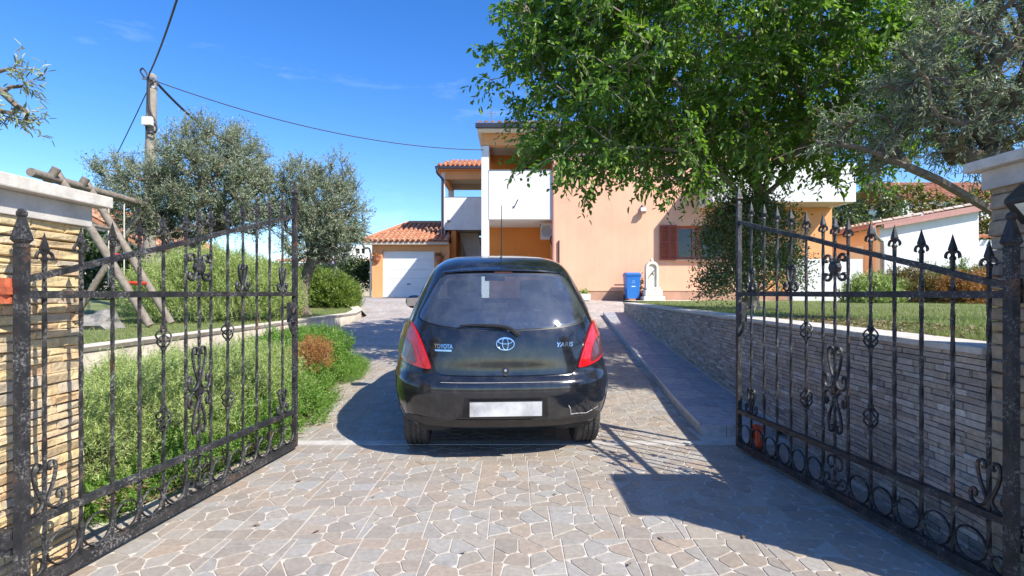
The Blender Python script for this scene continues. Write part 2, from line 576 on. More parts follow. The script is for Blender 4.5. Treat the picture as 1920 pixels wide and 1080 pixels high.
def boxo(name, mat, parent, x0, x1, y0, y1, z0, z1, bevel=0.0, rot=None, c=None):
    return MB().box(x0, x1, y0, y1, z0, z1, rot, c).build(name, mat, parent, bevel=bevel)


def np_mesh(name, V, Fc, mat, parent=None, smooth=False):
    """V (n,3), Fc (m,k) arrays"""
    V = np.ascontiguousarray(V, dtype=np.float32)
    Fc = np.ascontiguousarray(Fc, dtype=np.int32)
    me = bpy.data.meshes.new(name)
    me.vertices.add(len(V))
    me.vertices.foreach_set('co', V.ravel())
    m, k = Fc.shape
    me.loops.add(m * k)
    me.loops.foreach_set('vertex_index', Fc.ravel())
    me.polygons.add(m)
    me.polygons.foreach_set('loop_start', np.arange(0, m * k, k, dtype=np.int32))
    if smooth:
        me.polygons.foreach_set('use_smooth', np.ones(m, dtype=bool))
    me.update(calc_edges=True)
    me.materials.append(M[mat] if isinstance(mat, str) else mat)
    o = bpy.data.objects.new(name, me)
    return link(o, parent)


def unit(a):
    return a / np.maximum(np.linalg.norm(a, axis=1, keepdims=True), 1e-9)


def leaf_arrays(pos, d, nrm, L, W, fold=0.25, droop=0.15):
    d = unit(d)
    side = unit(np.cross(d, nrm))
    up = np.cross(side, d)
    L = L[:, None]
    W = W[:, None]
    p0 = pos
    p3 = pos + d * L - up * (droop * L)
    r1 = pos + d * (0.30 * L) + side * (0.46 * W) + up * (fold * W * 0.5)
    l1 = pos + d * (0.30 * L) - side * (0.46 * W) + up * (fold * W * 0.5)
    r2 = pos + d * (0.68 * L) + side * (0.40 * W) + up * (fold * W * 0.45 - droop * L * 0.4)
    l2 = pos + d * (0.68 * L) - side * (0.40 * W) + up * (fold * W * 0.45 - droop * L * 0.4)
    n = len(pos)
    V = np.stack([p0, r1, r2, p3, l2, l1], axis=1).reshape(-1, 3)
    b = np.arange(n)[:, None] * 6
    Fc = np.concatenate([b + np.array([[0, 1, 2, 3]]), b + np.array([[0, 3, 4, 5]])], axis=0)
    return V, Fc


def blade_arrays(pos, d, L, W):
    """narrow needles and grass: one triangle each"""
    d = unit(d)
    s = unit(np.cross(d, unit(rng.normal(size=d.shape))))
    n = len(pos)
    V = np.stack([pos - s * W[:, None] / 2, pos + s * W[:, None] / 2, pos + d * L[:, None]], axis=1).reshape(-1, 3)
    Fc = np.arange(n * 3).reshape(n, 3)
    return V, Fc


def smooth_path(pts, k=4):
    pts = [Vector(p) for p in pts]
    outp = []
    for i in range(len(pts) - 1):
        p0 = pts[max(i - 1, 0)]
        p1, p2 = pts[i], pts[i + 1]
        p3 = pts[min(i + 2, len(pts) - 1)]
        for j in range(k):
            t = j / k
            outp.append(0.5 * ((2 * p1) + (p2 - p0) * t + (2 * p0 - 5 * p1 + 4 * p2 - p3) * t * t + (3 * p1 - p0 - 3 * p2 + p3) * t ** 3))
    outp.append(pts[-1])
    return outp


def interp(x, pts):
    return float(np.interp(x, [p[0] for p in pts], [p[1] for p in pts]))


def px(x, y, d):
    """a photo pixel at a known distance, as a point of the place"""
    return Vector(((x - 960) / F * d, d, EYE - (y - 550) / F * d))


# ------------------------------------------------------------------ the lie of the land
PROF = [(-60, -0.02), (4.35, 0), (5.2, 0.02), (6, 0.06), (8, 0.17), (10, 0.30), (12, 0.44), (14.4, 0.61), (16, 0.78), (17.2, 0.93), (18.4, 1.01), (20, 1.03), (24, 1.035), (60, 1.05)]


def gz(y):
    return interp(y, PROF)


def wall_x(y):          # face of the retaining wall on the right
    return 2.14 + 0.0740 * (y - 2.37)


def kerb_x(y):          # free edge of the raised walkway
    return 1.60 + 0.088 * (y - 4.55)


WALL_TOP = 0.975
WALL_END = 14.4


def strip_sheet(name, mat, rows, kind='structure', parent=None):
    """rows: list of polylines with equal point counts -> sheet"""
    n = len(rows[0])
    V = [tuple(p) for r in rows for p in r]
    fs = [(i * n + k, i * n + k + 1, (i + 1) * n + k + 1, (i + 1) * n + k) for i in range(len(rows) - 1) for k in range(n - 1)]
    me = bpy.data.meshes.new(name)
    me.from_pydata(V, [], fs)
    me.materials.append(M[mat])
    o = link(bpy.data.objects.new(name, me), parent)
    if kind:
        o['kind'] = kind
    return o


ys = [-400, -60, 0, 2, 4.35, 5, 6, 7, 8, 10, 12, 14.4, 16, 17.2, 18.4, 20, 24, 30, 60, 200, 900]
strip_sheet('ground', 'soil', [[(x, y, gz(min(max(y, -60), 60)) - 0.09) for x in (-700, -60, -20, -6, 0, 6, 20, 60, 700)] for y in ys])

# driveway bed: grout near, printed pattern where stones can no longer be told apart
yn = [-1.0, 0, 1, 2, 3, 4.35, 5.2, 6, 6.6, 7.2, 7.8, 8.4, 9.0, 9.6]


def left_edge(y):
    return interp(y, [(-1, -4.5), (2.0, -3.0), (2.9, -2.15), (4.3, -1.95), (5.0, -1.95), (7.4, -2.35), (8.2, -3.0), (8.9, -3.92), (14.4, -3.92), (18, -5.4), (24, -7.0)])


def right_edge(y):
    return interp(y, [(-1, 4.5), (1.8, 3.0), (2.37, 2.16), (WALL_END, wall_x(WALL_END) + 0.02), (15.2, 4.6), (18.1, 6.0), (24, 6.0)])


drive = strip_sheet('driveway', 'grout', [[(left_edge(y) * (1 - k / 6) + right_edge(y) * k / 6, y, gz(y)) for k in range(7)] for y in yn])
yf = [9.6, 10, 11, 12, 13, 14.4, 15.2, 16, 16.6, 17.2, 17.8, 18.4, 19, 20, 22, 24.2]
strip_sheet('upper_driveway', 'far_paving', [[(left_edge(y) * (1 - k / 6) + right_edge(y) * k / 6, y, gz(y) + (0.004 if y > 9.6 else 0.0)) for k in range(7)] for y in yf])


# ---- crazy-paved tiles: each stone its own piece
def clip_poly(poly, nx, ny, c):
    o = []
    for i, p in enumerate(poly):
        q = poly[(i + 1) % len(poly)]
        dp = nx * p[0] + ny * p[1] - c
        dq = nx * q[0] + ny * q[1] - c
        if dp <= 0:
            o.append(p)
        if dp * dq < 0:
            t = dp / (dp - dq)
            o.append((p[0] + t * (q[0] - p[0]), p[1] + t * (q[1] - p[1])))
    return o


TW, TD = 0.326, 0.409


def tile_variant(seed):
    rr = random.Random(seed)
    seeds = []
    tries = 0
    while len(seeds) < 11 and tries < 4000:
        tries += 1
        p = (rr.uniform(-TW / 2, TW / 2), rr.uniform(-TD / 2, TD / 2))
        if all((p[0] - q[0]) ** 2 + ((p[1] - q[1]) * 0.9) ** 2 > 0.076 ** 2 for q in seeds):
            seeds.append(p)
    polys = []
    for i, s in enumerate(seeds):
        e = 0.0028
        poly = [(-TW / 2 + e, -TD / 2 + e), (TW / 2 - e, -TD / 2 + e), (TW / 2 - e, TD / 2 - e), (-TW / 2 + e, TD / 2 - e)]
        for j, q in enumerate(seeds):
            if i == j:
                continue
            nx, ny = q[0] - s[0], q[1] - s[1]
            l = math.hypot(nx, ny)
            nx /= l
            ny /= l
            gap = 0.0030
            poly = clip_poly(poly, nx, ny, nx * (s[0] + q[0]) / 2 + ny * (s[1] + q[1]) / 2 - gap)
            if len(poly) < 3:
                break
        if len(poly) < 3:
            continue
        cut = []
        for k, p in enumerate(poly):
            if abs(p[0]) > TW / 2 - e - 1e-4 or abs(p[1]) > TD / 2 - e - 1e-4:
                cut.append(p)
                continue
            for q, t in ((poly[k - 1], 0.16), (poly[(k + 1) % len(poly)], 0.16)):
                cut.append((p[0] + (q[0] - p[0]) * t, p[1] + (q[1] - p[1]) * t))
        cx = sum(p[0] for p in cut) / len(cut)
        cy = sum(p[1] for p in cut) / len(cut)
        polys.append(((cx, cy), [(p[0] - cx, p[1] - cy) for p in cut]))
    return polys


VAR = [tile_variant(s) for s in (3, 8, 21, 34, 55)]
STONE_H = 0.0032
stone_meshes = {}


def stone_geo(v, i, rz180):
    (cx, cy), poly = VAR[v][i]
    n = len(poly)
    vs = [(p[0] * 0.972, p[1] * 0.972, STONE_H) for p in poly] + [(p[0], p[1], -0.001) for p in poly]
    fs = [tuple(range(n))] + [(k, n + k, n + (k + 1) % n, (k + 1) % n) for k in range(n)]
    return vs, fs


def stone_mesh(v, i):
    if (v, i) not in stone_meshes:
        vs, fs = stone_geo(v, i, False)
        me = bpy.data.meshes.new('stone')
        me.from_pydata(vs, [], fs)
        me.materials.append(M['paver'])
        stone_meshes[(v, i)] = me
    return stone_meshes[(v, i)]


cand = []
rr = random.Random(5)
rows_y = [4.28 - TD * (k + 0.5) for k in range(9)] + [4.40 + TD * (k + 0.5) for k in range(13)]
for yc in rows_y:
    off = rr.uniform(0, TW)
    x = -3.3 + off
    while x < 3.2:
        v = rr.randrange(len(VAR))
        flip = rr.random() < 0.5
        lim_l = left_edge(yc) + 0.02
        lim_r = (kerb_x(yc) if yc > 4.4 else right_edge(yc)) - 0.02
        for i, ((cx, cy), poly) in enumerate(VAR[v]):
            sx, sy = (-cx, -cy) if flip else (cx, cy)
            X, Y = x + sx, yc + sy
            if lim_l < X < lim_r and Y > 0.6:
                area = 0.5 * abs(sum(p[0] * q[1] - q[0] * p[1] for p, q in zip(poly, poly[1:] + poly[:1])))
                u, vv = 960 + F * X / Y, 550 + F * EYE / Y
                score = area / Y ** 3 if (0 < u < 1920 and vv < 1085) else 0
                cand.append((score, v, i, X, Y, flip))
        x += TW
cand.sort(key=lambda c: -c[0])
bulk = MB()
for k, (score, v, i, X, Y, flip) in enumerate(cand):
    sl = math.atan((gz(Y + 0.1) - gz(Y - 0.1)) / 0.2)
    z = gz(Y) + rr.uniform(0, 0.0009)
    if k < 300 and score > 0:
        o = bpy.data.objects.new('stone', stone_mesh(v, i))
        o.location = (X, Y, z)
        o.rotation_euler = (sl, 0, PI if flip else 0)
        link(o, drive)
    else:
        bulk.M = Matrix.Translation((X, Y, z)) @ Matrix.Rotation(sl, 4, 'X') @ Matrix.Rotation(PI if flip else 0, 4, 'Z')
        bulk.add(*stone_geo(v, i, flip))
bulk.build('paving_stones', 'paver', drive)['kind'] = 'stuff'
# flush concrete threshold under the closed gate
MB().box(-1.98, 2.26, 4.285, 4.395, -0.04, 0.007).build('threshold', 'concrete', drive)
MB().box(1.9, 2.62, 14.55, 14.63, gz(14.6) - 0.05, gz(14.6) + 0.012).build('drain_strip', 'concrete', drive)

# ------------------------------------------------------------------ raised walkway
walk = strip_sheet('walkway', 'concrete', [[(kerb_x(y) + 0.008, y, gz(y) - 0.03), (kerb_x(y) + 0.008, y, gz(y) + 0.085), (wall_x(y) + 0.03, y, gz(y) + 0.085)]
                                           for y in [4.56, 5.2, 6, 7, 8, 9, 10, 11, 12, 13, 14.4]])
y = 4.56
while y < 14.2:
    L = 0.33
    for k in range(2):
        a0, a1 = k / 2 + 0.006, (k + 1) / 2 - 0.006
        vs, z1 = [], 0.092 + random.uniform(0, 0.002)
        for zz, ins in ((0.08, 0), (z1, 0.002)):
            for yy in (y + 0.004 + ins, y + L - 0.004 - ins):
                x0, x1 = kerb_x(yy) + 0.03, wall_x(yy) + 0.01
                for a in (a0, a1):
                    vs.append((x0 + (x1 - x0) * a, yy, gz(yy) + zz))
        MB().add(vs, [(0, 2, 3, 1), (4, 5, 7, 6), (0, 1, 5, 4), (2, 6, 7, 3), (0, 4, 6, 2), (1, 3, 7, 5)]).build('tile', 'slate', walk)
    # kerb edging piece
    vs = []
    for zz in (-0.03, 0.104):
        for yy in (y + 0.003, y + L - 0.003):
            for a in (0.0, 0.028):
                vs.append((kerb_x(yy) + a, yy, gz(yy) + zz))
    MB().add(vs, [(0, 2, 3, 1), (4, 5, 7, 6), (0, 1, 5, 4), (2, 6, 7, 3), (0, 4, 6, 2), (1, 3, 7, 5)]).build('kerb_tile', 'slate', walk)
    y += L
for nm, fx, wd, zt in (('joint_line', lambda yy: wall_x(yy) - 0.022, 0.02, 0.099), ('edge_trim', lambda yy: kerb_x(yy) - 0.004, 0.012, 0.108)):
    vs, fs = [], []
    yy_ = [4.56 + 9.8 * k / 24 for k in range(25)]
    for yy in yy_:
        vs += [(fx(yy), yy, gz(yy) + zt - 0.02), (fx(yy), yy, gz(yy) + zt), (fx(yy) + wd, yy, gz(yy) + zt), (fx(yy) + wd, yy, gz(yy) + zt - 0.02)]
    for k in range(24):
        fs += [(k * 4 + a, k * 4 + a + 1, k * 4 + a + 5, k * 4 + a + 4) for a in range(3)]
    fs += [(3, 2, 1, 0), (96, 97, 98, 99)]
    MB().add(vs, fs).build(nm, 'cap_stone', walk)
for k in range(3):
    x0 = kerb_x(4.55) + 0.003 + k * 0.22
    MB().box(x0, x0 + 0.213, 4.525, 4.557, -0.02, 0.098).build('riser_tile', 'slate', walk)

# ------------------------------------------------------------------ retaining wall on the right
rw = empty('retaining_wall', (wall_x(2.4), 2.4, 0))
tag(rw, 'long low garden wall clad in grey brown stone strips with pale coping, along walkway', 'garden wall')
bpy.context.view_layer.update()


def pin(o, parent):
    o.parent = parent
    o.matrix_parent_inverse = Matrix.Translation(-Vector(parent.location)) if parent.rotation_euler.z == 0 else parent.matrix_basis.inverted()
    return o


core = MB()
vs = []
for y in (2.39, WALL_END):
    vs += [(wall_x(y) + 0.012, y, -0.1), (wall_x(y) + 0.24, y, -0.1), (wall_x(y) + 0.012, y, WALL_TOP - 0.03), (wall_x(y) + 0.24, y, WALL_TOP - 0.03)]
core.add(vs, [(0, 2, 6, 4), (1, 5, 7, 3), (2, 3, 7, 6), (0, 1, 3, 2), (4, 6, 7, 5), (0, 4, 5, 1)])
pin(core.build('wall_core', 'mortar_grey'), rw)
nlen = math.hypot(1, 0.074)
wdir = Vector((0.074 / nlen, 1 / nlen, 0))
wnor = Vector((-1 / nlen, 0.074 / nlen, 0))
rr = random.Random(11)
pieces = []
z = -0.02
row = 0
while z < WALL_TOP - 0.045:
    h = rr.choice([0.026, 0.031, 0.031, 0.036])
    h = min(h, WALL_TOP - 0.032 - z)
    s = -rr.uniform(0, 0.15) + 2.40
    while s < WALL_END - 0.02:
        L = rr.uniform(0.07, 0.27)
        e = min(s + L, WALL_END)
        s0 = max(s, 2.395)
        if e - s0 > 0.02:
            mid = (s0 + e) / 2
            floor_z = gz(mid) + (0.08 if mid > 4.5 else 0)
            if z + h > floor_z:
                pieces.append((s0, e, z, h, rr.uniform(0.0, 0.012)))
        s = e
    z += h
    row += 1


def strip_piece(p):
    s0, e, z, h, pr = p
    base = Vector((wall_x(s0), s0, 0))
    l = (e - s0) * nlen - 0.0022
    vs = []
    tilt = rr.uniform(-0.002, 0.002)
    for dep, ins in ((-0.014, 0.0), (0.004 + pr, 0.0016)):
        for zz in (z + 0.0008 + ins, z + h - 0.0008 - ins):
            for ss in (0.0011 + ins, l - ins):
                q = base + wdir * ss + wnor * (dep + (tilt if (dep > 0 and ss > 0.01) else 0))
                vs.append((q.x, q.y, zz))
    return vs, [(0, 1, 3, 2), (4, 6, 7, 5), (0, 4, 5, 1), (2, 3, 7, 6), (0, 2, 6, 4), (1, 5, 7, 3)]


pieces.sort(key=lambda p: -(p[1] - p[0]) * p[3] / ((p[0] + p[1]) / 2) ** 3)
bulk = MB()
for k, p in enumerate(pieces):
    vs, fs = strip_piece(p)
    if k < 300:
        pin(MB().add(vs, fs).build('stone', 'strip_stone'), rw)
    else:
        bulk.add(vs, fs)
ob = bulk.build('stone_cladding', 'strip_stone')
ob['kind'] = 'stuff'
pin(ob, rw)
y = 2.40
while y < WALL_END:
    e = min(y + 1.0, WALL_END + 0.03)
    vs = []
    for zz in (WALL_TOP - 0.033, WALL_TOP):
        for yy in (y + 0.002, e - 0.002):
            for a in (-0.03, 0.26):
                vs.append((wall_x(yy) + a, yy, zz + random.uniform(-0.001, 0.001)))
    pin(MB().add(vs, [(0, 2, 3, 1), (4, 5, 7, 6), (0, 1, 5, 4), (2, 6, 7, 3), (0, 4, 6, 2), (1, 3, 7, 5)]).build('coping_slab', 'cap_stone', bevel=0.004), rw)
    y = e


# ------------------------------------------------------------------ gate pillars
def pillar(name, label, inner_x, side, y0, y1, width, ztop, mat, seed, capz, cov, hmin, hmax, lmin, lmax, core_mat='mortar'):
    """side -1: pillar lies left of inner_x; the driveway side is the inner face"""
    x_out = inner_x + side * width
    t = empty(name, ((inner_x + x_out) / 2, (y0 + y1) / 2, 0))
    tag(t, label, 'gate pillar', 'pillars either side of the gateway')
    xa, xb = sorted((inner_x + side * 0.015, x_out - side * 0.015))
    pin(MB().box(xa, xb, y0 + 0.015, y1 - 0.015, -0.1, ztop).build('core', core_mat), t)
    r2 = random.Random(seed)
    zz = -0.02
    while zz < ztop - 0.02:
        h = min(r2.uniform(hmin, hmax), ztop - zz)
        for face in range(4):
            # 0 inner (x), 1 far (y1), 2 outer, 3 near (y0)
            span = (y1 - y0) if face in (0, 2) else width
            s = 0.0
            first = r2.uniform(lmin * 0.5, lmax)
            while s < span - 1e-4:
                L = first if s == 0 else r2.uniform(lmin, lmax)
                e = min(s + L, span)
                if span - e < lmin * 0.4:
                    e = span
                pr = r2.uniform(0.0, 0.02)
                g = 0.0014
                vs = []
                for dep, ins in ((-0.02, 0), (0.0, 0.0), (pr, 0.006)):
                    for z_ in (zz + g + ins, zz + h - g - ins):
                        for s_ in (s + g + ins, e - g - ins):
                            wob = r2.uniform(-0.007, 0.007) if dep > 0 else 0
                            if face == 0:
                                q = (inner_x - side * (dep + wob), y0 + s_, z_)
                            elif face == 2:
                                q = (x_out + side * (dep + wob), y0 + s_, z_)
                            elif face == 1:
                                q = (inner_x + side * s_, y1 + dep + wob, z_)
                            else:
                                q = (inner_x + side * s_, y0 - dep - wob, z_)
                            vs.append(q)
                fs = [(0, 1, 3, 2), (8, 10, 11, 9)]
                for b in (0, 4):
                    fs += [(b, b + 4, b + 5, b + 1), (b + 2, b + 3, b + 7, b + 6), (b, b + 2, b + 6, b + 4), (b + 1, b + 5, b + 7, b + 3)]
                pin(MB().add(vs, fs).build('stone', mat), t)
                s = e
        zz += h
    xa, xb = sorted((inner_x - side * cov, x_out + side * cov))
    xa2, xb2 = sorted((inner_x - side * cov * 0.35, x_out + side * cov * 0.35))
    pin(MB().box(xa2, xb2, y0 - cov * 0.35, y1 + cov * 0.35, ztop - 0.04, capz[0]).build('cap_moulding', 'concrete', bevel=0.004), t)
    pin(MB().box(xa, xb, y0 - cov, y1 + cov, capz[0], capz[1]).build('cap_slab', 'cap_stone', bevel=0.006), t)
    return t


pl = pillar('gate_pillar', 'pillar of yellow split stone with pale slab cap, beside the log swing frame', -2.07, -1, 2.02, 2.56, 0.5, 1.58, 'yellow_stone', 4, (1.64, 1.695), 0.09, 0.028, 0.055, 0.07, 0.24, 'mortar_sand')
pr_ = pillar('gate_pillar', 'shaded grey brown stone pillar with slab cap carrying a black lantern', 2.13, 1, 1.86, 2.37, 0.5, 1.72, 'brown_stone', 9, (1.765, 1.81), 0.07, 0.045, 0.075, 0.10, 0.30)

# lantern on the right pillar
lt = empty('wall_lantern', (2.13, 2.04, 1.5))
tag(lt, 'black slanted solar lantern fixed to the shaded stone pillar', 'lantern')


def lantern():
    x = 2.115
    ya, yb = 1.96, 2.17
    # side profile in (x, z) pushed along y: sloped hood reaching out from the pillar
    prof = [(x, 1.665), (x - 0.05, 1.665), (x - 0.115, 1.60), (x - 0.115, 1.585), (x - 0.045, 1.50), (x, 1.50)]
    pin(MB().prism_y(prof, ya, yb).build('hood', 'lamp_black', bevel=0.003), lt)
    a, b = Vector((x - 0.116, 0, 1.582)), Vector((x - 0.048, 0, 1.502))
    off = Vector((-0.76, 0, -0.65)).normalized() * 0.003
    vs = []
    for yy in (ya + 0.012, yb - 0.045):
        for q in (a * 0.94 + b * 0.06, a * 0.06 + b * 0.94):
            vs.append((q.x + off.x, yy, q.z + off.z))
    pin(MB().add(vs, [(0, 1, 3, 2)]).build('diffuser', 'lamp_panel'), lt)
    pin(MB().lathe([(0.008, 0), (0.008, 0.004), (0.004, 0.007)], (0, 0, 0), 10).build('sensor', 'chrome', loc=(x - 0.095, yb - 0.02, 1.588)), lt)


lantern()


# ------------------------------------------------------------------ wrought-iron gate leaves
HEART = [(.24, .83), (.14, .86), (.12, .93), (.25, .99), (.46, .97), (.56, .84), (.44, .58), (.18, .33), (.06, .2), (.2, .08), (.55, .01), (.9, .08), (.97, .24), (.82, .34), (.66, .29), (.68, .2), (.76, .19)]


def gate(label, hinge, latch, mirror, hinge_z, top0, top1, seed):
    """local frame: u along the leaf from hinge to latch, v across it, z up"""
    hv, lv = Vector((hinge[0], hinge[1], 0)), Vector((latch[0], latch[1], 0))
    L = (lv - hv).length
    ang = math.atan2(lv.y - hv.y, lv.x - hv.x)
    t = empty('gate_leaf', hv, ang)
    tag(t, label, 'gate', 'open wrought iron gate leaves')
    r2 = random.Random(seed)

    def rail_z(u):
        return top0 + (top1 - top0) * u / L

    def B(mb, name, smooth=False, mat='iron'):
        return mb.build(name, mat, t, smooth=smooth)

    # stiles
    hs = 0.0185
    B(MB().box(-hs, hs, -hs, hs, hinge_z[0], hinge_z[1] - 0.11), 'hinge_stile')
    sp = [(0.028, 0), (0.028, 0.012), (0.022, 0.016), (0.036, 0.032), (0.033, 0.045), (0.014, 0.115), (0.012, 0.12), (0.018, 0.128), (0.018, 0.14), (0.012, 0.15), (0.002, 0.155)]
    B(MB().lathe(sp, (0, 0, hinge_z[1] - 0.11), 4, PI / 4), 'spear_finial')
    ls = 0.0165
    zt = rail_z(L)
    B(MB().box(L - ls, L + ls, -ls, ls, 0.03, zt + 0.13), 'latch_stile')
    sp2 = [(0.028, 0), (0.028, 0.012), (0.016, 0.02), (0.014, 0.035), (0.032, 0.05), (0.028, 0.062), (0.001, 0.15)]
    B(MB().lathe(sp2, (L, 0, zt + 0.13), 4, PI / 4), 'spear_finial')
    # rails
    m = MB()
    u0, u1 = hs, L - ls
    path = [(u0 + (u1 - u0) * i / 12, r2.uniform(-0.0015, 0.0015), rail_z(u0 + (u1 - u0) * i / 12) + r2.uniform(-0.003, 0.003)) for i in range(13)]
    m.tube(path, 0.0185, 4, flat=(0.85, 1.0), up=(0, 1, 0))
    B(m, 'top_rail')
    for nm, z_, hh, th in (('middle_rail', 1.215, 0.0155, 0.018), ('lower_rail', 0.305, 0.0155, 0.018), ('bottom_rail', 0.052, 0.024, 0.020)):
        B(MB().box(u0, u1, -th, th, z_ - hh, z_ + hh), nm)
    # bars
    us = [.0437, .1228, .2010, .2772, .3529, .4325, .4840, .5330, .6083, .6835, .7578, .833, .9146]
    us = [a * L for a in us]
    tip = [(0.008, 0), (0.013, 0.006), (0.013, 0.014), (0.008, 0.022), (0.008, 0.032), (0.018, 0.05), (0.016, 0.058), (0.009, 0.085), (0.001, 0.118)]
    for i, u in enumerate(us):
        m = MB()
        zt = rail_z(u) + 0.055
        n = 44
        tw = 0.36 if i not in (6,) else 0.55
        pts = []
        for k in range(n + 1):
            pts.append((u, 0, 0.07 + (zt - 0.07) * k / n))
        m.tube(pts, 0.0096, 4, twist=tw)
        B(m, 'bar')
        m = MB().lathe(tip, (u, 0, zt), 4, PI / 4)
        for sgn in (-1, 1):
            m.tube(smooth_path([(u, 0, zt + 0.03), (u + sgn * 0.016, 0, zt + 0.04), (u + sgn * 0.030, 0, zt + 0.033), (u + sgn * 0.034, 0, zt + 0.018), (u + sgn * 0.026, 0, zt + 0.012)], 3),
                   [0.007] * 10 + [0.006, 0.005, 0.004], 5)
        B(m, 'spear_tip')
    # rings standing on the bottom rail
    allu = [hs - 0.02] + us + [L - ls]
    for i in range(len(allu) - 1):
        a, b = allu[i], allu[i + 1]
        if i in (6, 7):
            continue
        rr_ = min((b - a) / 2 - 0.010, 0.075)
        cx, cz = (a + b) / 2, 0.078 + rr_
        rz_ = max(rr_, 0.055) if rr_ > 0.04 else rr_
        ring = [(cx + rr_ * math.cos(2 * PI * k / 22), 0, cz + rr_ * math.sin(2 * PI * k / 22)) for k in range(23)]
        B(MB().tube(ring, 0.0050, 6, cap=False, flat=(1.7, 0.8), up=(0, 1, 0)), 'ring', True)
    # small scrolls at the middle of the foot
    for sgn in (-1, 1):
        c = us[6]
        pts = [(c + sgn * 0.012, 0, 0.08), (c + sgn * 0.05, 0, 0.085), (c + sgn * 0.09, 0, 0.11), (c + sgn * 0.085, 0, 0.15), (c + sgn * 0.05, 0, 0.155), (c + sgn * 0.045, 0, 0.125), (c + sgn * 0.062, 0, 0.118)]
        B(MB().tube(smooth_path(pts, 4), 0.0065, 6), 'scroll', True)
        pts = [(c + sgn * 0.012, 0, 0.27), (c + sgn * 0.045, 0, 0.265), (c + sgn * 0.06, 0, 0.225), (c + sgn * 0.035, 0, 0.195), (c + sgn * 0.02, 0, 0.215)]
        B(MB().tube(smooth_path(pts, 4), 0.006, 6), 'scroll', True)
    B(MB().lathe([(0.02, -0.014), (0.026, 0), (0.02, 0.014)], (us[6], 0, 0.115), 8), 'rosette')

    def heart(u, z0, h, wd, inv=False, rad=0.0075):
        for sgn in (-1, 1):
            pts = [(u + sgn * (0.006 + a * wd), 0, z0 + (h * (1 - b) if inv else h * b)) for a, b in HEART]
            B(MB().tube(smooth_path(pts, 4), rad, 6, flat=(1.4, 0.85), up=(0, 1, 0)), 'scroll', True)

    heart(us[0], 0.325, 0.20, 0.075)
    heart(us[12], 0.325, 0.18, 0.07)
    heart(us[6], 0.66, 0.25, 0.085)
    heart(us[6], 0.41, 0.24, 0.085, True)
    heart(us[9], 1.235, 0.17, 0.065)
    heart(us[12], 1.235, 0.17, 0.06)
    B(MB().box(us[6] - 0.02, us[6] + 0.02, -0.014, 0.014, 0.64, 0.675), 'collar', mat='iron')
    # rosette with four scrolls above the middle rail
    u, zc = us[6], 1.37
    for sx in (-1, 1):
        for sz in (-1, 1):
            pts = [(u + sx * 0.012, 0, zc + sz * 0.01), (u + sx * 0.03, 0, zc + sz * 0.035), (u + sx * 0.035, 0, zc + sz * 0.06), (u + sx * 0.06, 0, zc + sz * 0.075),
                   (u + sx * 0.085, 0, zc + sz * 0.06), (u + sx * 0.078, 0, zc + sz * 0.035), (u + sx * 0.058, 0, zc + sz * 0.042)]
            B(MB().tube(smooth_path(pts, 4), 0.0085, 6, flat=(1.5, 0.9), up=(0, 1, 0)), 'scroll', True)
    ros = MB()
    ros.M = Matrix.Translation((u, 0, zc)) @ Matrix.Rotation(PI / 2, 4, 'X')
    ros.lathe([(0.016, -0.022), (0.038, -0.014), (0.042, 0.0), (0.038, 0.014), (0.016, 0.022)], (0, 0, 0), 10)
    B(ros, 'rosette')
    # basket twists
    for bi in (4, 8):
        for zc in (0.56, 0.985):
            m = MB()
            for k in range(4):
                pts = []
                for j in range(13):
                    tt = j / 12
                    r_ = 0.010 + 0.026 * math.sin(PI * tt)
                    a = k * PI / 2 + PI * 1.1 * tt
                    pts.append((us[bi] + r_ * math.cos(a), r_ * math.sin(a), zc - 0.055 + 0.11 * tt))
                m.tube(pts, 0.0048, 5)
            m.lathe([(0.014, 0), (0.014, 0.012)], (us[bi], 0, zc - 0.064), 6)
            m.lathe([(0.014, 0), (0.014, 0.012)], (us[bi], 0, zc + 0.054), 6)
            B(m, 'basket_twist', True)
    # lock and lever by the latch stile
    lk = B(MB().box(L - ls - 0.062, L - ls - 0.002, -0.022, 0.022, 1.0, 1.15), 'lock_box')
    m = MB().tube(smooth_path([(L - ls - 0.03, -0.03, 1.11), (L - ls - 0.035, -0.055, 1.11), (L - ls - 0.09, -0.055, 1.105), (L - ls - 0.105, -0.055, 1.07)], 4), 0.008, 6)
    m.tube(smooth_path([(L - ls - 0.03, 0.03, 1.11), (L - ls - 0.035, 0.055, 1.11), (L - ls - 0.09, 0.055, 1.105), (L - ls - 0.105, 0.055, 1.07)], 4), 0.008, 6)
    m.build('handle', 'iron', lk, True)
    m = MB().tube(smooth_path([(L - ls - 0.055, 0, 1.0), (L - ls - 0.05, 0, 0.96), (L - ls - 0.02, 0, 0.92), (L - ls, 0, 0.90)], 4), 0.012, 6)
    B(m, 'keeper_bracket', True)
    # hinges reaching to the pillar
    for zc, mt in ((1.23, 'rust' if not mirror else 'iron'), (0.24, 'iron')):
        sg = 1 if not mirror else -1          # the side of the leaf that faces the pillar
        m = MB().lathe([(0.024, -0.05), (0.024, -0.008), (0.031, -0.006), (0.031, 0.006), (0.024, 0.008), (0.024, 0.05)], (-0.012, sg * 0.053, zc), 10)
        m.box(-0.04, 0.02, min(sg * 0.02, sg * 0.048), max(sg * 0.02, sg * 0.048), zc - 0.014, zc + 0.014)
        m.box(-0.05, 0.03, min(sg * 0.07, sg * 0.16), max(sg * 0.07, sg * 0.16), zc - 0.035, zc + 0.035)
        B(m, 'hinge', mat=mt)
    return t


